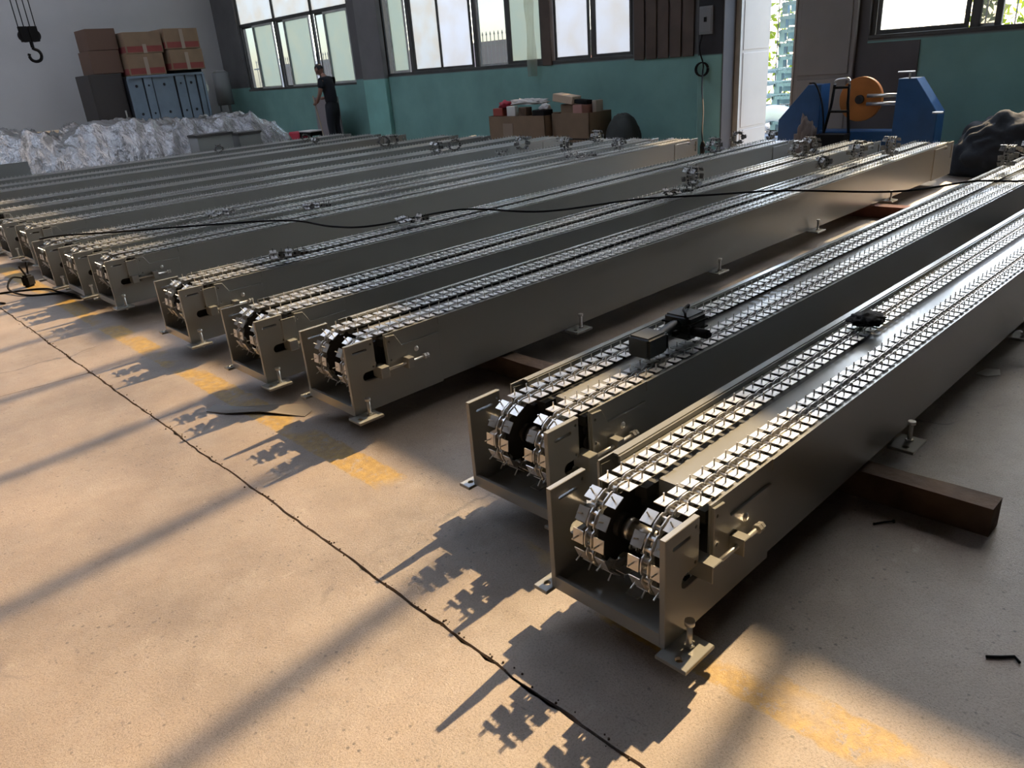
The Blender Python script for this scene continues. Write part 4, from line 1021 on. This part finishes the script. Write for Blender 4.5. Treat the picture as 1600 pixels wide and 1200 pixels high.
g = blob('cardboard_scrap', (9.20, 4.50, 0), (0.10, 0.14, 0.42), 31, mat('brown_wrap', (0.17, 0.13, 0.11), 0.8), 4, 0.35, 2.2); tag(g, 'crumpled brown wrapping bundled against the left blue frame', 'wrapping')
# dark tarpaulin heaps
g = blob('tarpaulin', (9.42, 2.42, 0), (0.42, 0.50, 0.46), 41, TARP, 5, 0.20, 1.2); tag(g, 'dark grey tarpaulin heap right of the blue reel stand', 'tarpaulin')
g = blob('tarpaulin', (9.15, 1.30, 0), (0.50, 0.55, 0.40), 47, TARP, 5, 0.25, 1.4); tag(g, 'lower dark tarpaulin heap cut by the right picture edge', 'tarpaulin')
# hanging translucent strip at the window
b_ = B(); nseg = 14
vv = [[b_.verts.new((XB - 0.10 + 0.02 * math.sin(k * 1.3 + j * 2), 10.05 + 0.22 * j / 5, 1.22 + k * 0.22)) for j in range(6)] for k in range(nseg)]
for k in range(nseg - 1):
    for j in range(5): b_.faces.new((vv[k][j], vv[k][j + 1], vv[k + 1][j + 1], vv[k + 1][j]))
CURT = pane_mat('thin_plastic_strip', (0.80, 0.80, 0.76), 0.60)
tag(obj('plastic_strip', b_, CURT, smooth=True), 'thin translucent plastic strip hanging before the middle window', 'curtain')
small(12.5, 11.35, -0.02, 0.6, 1.3, 1.52, 0, FADED, 'red_planter', 'red box outside behind the open middle window pane', 'box')

# ------------------------------------------------------------------ the man
def skin_body(name, joints, edges, m_, parent, sub=2, root=0):
    me = bpy.data.meshes.new(name); me.from_pydata([j[:3] for j in joints], edges, [])
    o = bpy.data.objects.new(name, me); COL.objects.link(o)
    sk = o.modifiers.new('skin', 'SKIN'); sk.use_smooth_shade = True
    for i, j in enumerate(joints):
        r = j[3] if isinstance(j[3], tuple) else (j[3], j[3])
        me.skin_vertices[0].data[i].radius = r
        me.skin_vertices[0].data[i].use_root = (i == root)
    ss = o.modifiers.new('sub', 'SUBSURF'); ss.levels = sub; ss.render_levels = sub
    dg = bpy.context.evaluated_depsgraph_get(); dg.update()
    out = bpy.data.meshes.new_from_object(o.evaluated_get(dg)); bpy.data.objects.remove(o)
    out.name = name; out.materials.clear(); out.materials.append(m_)
    for p in out.polygons: p.use_smooth = True
    return link(name, out, parent)
# local axes: +x is where he faces, y to his left; head at about 1.75 m, bowed over a broom
man = thing('person', 'man in black T-shirt and dark trousers sweeping, head bowed, before the windows', 'person', (9.55, 15.75, 0), math.radians(112))
body = skin_body('body', [
    (0, 0, 0.95, 0.06), (0.0, 0, 1.10, 0.06), (0.03, 0, 1.28, 0.07), (0.06, 0, 1.42, 0.06), (0.10, 0, 1.50, 0.055), (0.145, 0, 1.57, 0.055),
    (0.06, 0.17, 1.42, 0.062), (0.10, 0.23, 1.17, 0.045), (0.27, 0.14, 1.00, 0.036), (0.35, 0.08, 0.97, 0.033),
    (0.06, -0.17, 1.42, 0.062), (0.10, -0.24, 1.18, 0.045), (0.28, -0.16, 1.06, 0.036), (0.36, -0.06, 1.05, 0.033),
    (0.0, 0.09, 0.86, 0.06), (0.03, 0.11, 0.48, 0.068), (-0.01, 0.12, 0.10, 0.045), (0.08, 0.13, 0.045, 0.04), (0.17, 0.14, 0.035, 0.03),
    (0.0, -0.09, 0.86, 0.06), (0.05, -0.11, 0.48, 0.068), (0.0, -0.12, 0.10, 0.045), (0.09, -0.13, 0.045, 0.04), (0.18, -0.14, 0.035, 0.03)],
    [(0, 1), (1, 2), (2, 3), (3, 4), (4, 5), (3, 6), (6, 7), (7, 8), (8, 9), (3, 10), (10, 11), (11, 12), (12, 13), (0, 14), (14, 15), (15, 16), (16, 17), (17, 18), (0, 19), (19, 20), (20, 21), (21, 22), (22, 23)], SKIN, man)
skin_body('shirt', [(0.0, 0, 0.86, 0.150), (0.0, 0, 1.10, 0.145), (0.03, 0, 1.28, 0.158), (0.055, 0, 1.42, 0.125), (0.085, 0, 1.48, 0.07),
    (0.06, 0.17, 1.42, 0.082), (0.08, 0.215, 1.25, 0.075), (0.06, -0.17, 1.42, 0.082), (0.08, -0.22, 1.26, 0.075)],
    [(0, 1), (1, 2), (2, 3), (3, 4), (3, 5), (5, 6), (3, 7), (7, 8)], SHIRT, man)
skin_body('trousers', [(0, 0, 1.02, 0.135), (0.0, 0, 0.90, 0.140), (0.0, 0.095, 0.80, 0.115), (0.03, 0.11, 0.48, 0.088), (-0.01, 0.12, 0.09, 0.072), (0.0, -0.095, 0.80, 0.115), (0.05, -0.11, 0.48, 0.088), (0.0, -0.12, 0.09, 0.072)],
    [(0, 1), (1, 2), (2, 3), (3, 4), (1, 5), (5, 6), (6, 7)], TROUS, man)
# head with nose, ears, mouth and eyes, bowed forward
b_ = B(); bmesh.ops.create_uvsphere(b_, u_segments=24, v_segments=16, radius=1.0)
for v in b_.verts:
    x, y, z = v.co
    w_ = 1 - 0.28 * max(0, -z) - (0.1 * max(0, -z) if x < 0 else 0)
    v.co = Vector((x * 0.098 * (w_ if x < 0 else w_ + 0.05), y * 0.078 * w_, z * 0.122))
for s_ in (-1, 1): ball(b_, (0.0, s_ * 0.078, -0.005), 0.028, 8, 6, sc=(0.8, 0.35, 1.1))
cyl(b_, (0.088, 0, 0.02), (0.115, 0, -0.022), 0.008, 8, r2=0.016); ball(b_, (0.108, 0, -0.024), 0.014, 8, 6)
for s_ in (-1, 1): ball(b_, (0.086, s_ * 0.032, 0.012), 0.011, 8, 6, mi=1)
ball(b_, (0.085, 0, -0.060), 0.018, 8, 6, mi=2, sc=(0.5, 1.3, 0.35))
hd = obj('head', b_, [SKIN, PAPER, FADED], man, (0.20, 0, 1.635), (0, math.radians(32), 0), smooth=True)
b_ = B(); bmesh.ops.create_uvsphere(b_, u_segments=24, v_segments=14, radius=1.0)
for v in b_.verts:
    x, y, z = v.co
    v.co = Vector((x * 0.106 - 0.008, y * 0.085, z * 0.128 + 0.006))
bmesh.ops.delete(b_, geom=[v for v in b_.verts if v.co.z < 0.035 and v.co.x > -0.02 or v.co.z < -0.045 or (v.co.x > 0.06 and v.co.z < 0.065)], context='VERTS')
obj('hair', b_, HAIR, hd, smooth=True)
# hands: palm, four fingers curled round the broom stick, thumb
def hand(side, loc, rot):
    J = [(0, 0, 0, 0.026), (0.05, 0, 0, 0.026)]; E_ = [(0, 1)]
    for k, (yy, ln) in enumerate(((0.028, 0.030), (0.010, 0.034), (-0.009, 0.032), (-0.026, 0.025))):
        i = len(J); J += [(0.075, yy, 0.0, 0.0095), (0.075 + ln, yy, -0.018, 0.0085), (0.075 + ln * 0.7, yy, -0.042, 0.0078)]; E_ += [(1, i), (i, i + 1), (i + 1, i + 2)]
    i = len(J); J += [(0.035, 0.034 * side, -0.012, 0.012), (0.062, 0.045 * side, -0.032, 0.010), (0.080, 0.035 * side, -0.040, 0.009)]; E_ += [(0, i), (i, i + 1), (i + 1, i + 2)]
    o = skin_body('hand', J, E_, SKIN, man, 1); o.location = loc; o.rotation_euler = rot
hand(1, (0.35, 0.08, 0.97), (0.4, 0.2, -0.5)); hand(-1, (0.36, -0.05, 1.05), (-0.4, 0.2, 0.3))
for s_, x in ((1, 0.05), (-1, 0.06)):
    b_ = B(); box(b_, x - 0.09, x + 0.15, s_ * 0.13 - 0.045, s_ * 0.13 + 0.045, 0.0, 0.075); bevel(b_, 0.025, 2); obj('shoe', b_, RUBBER, man, smooth=True)
t = thing('broom', 'pale broom stick held slanting down in the man hands', 'broom', (0, 0, 0))
Mx = Matrix.Translation((9.55, 15.75, 0)) @ Matrix.Rotation(math.radians(112), 4, 'Z')
p0, p1 = Mx @ Vector((0.47, 0.02, 1.12)), Mx @ Vector((0.30, 0.05, 0.07))
b_ = B(); cyl(b_, p0, p1, 0.013, 8); obj('stick', b_, BROOMW, t)
b_ = B(); c = Mx @ Vector((0.30, 0.05, 0.0)); box(b_, c.x - 0.06, c.x + 0.06, c.y - 0.17, c.y + 0.17, 0.0, 0.08); obj('brush_head', b_, TARP, t)
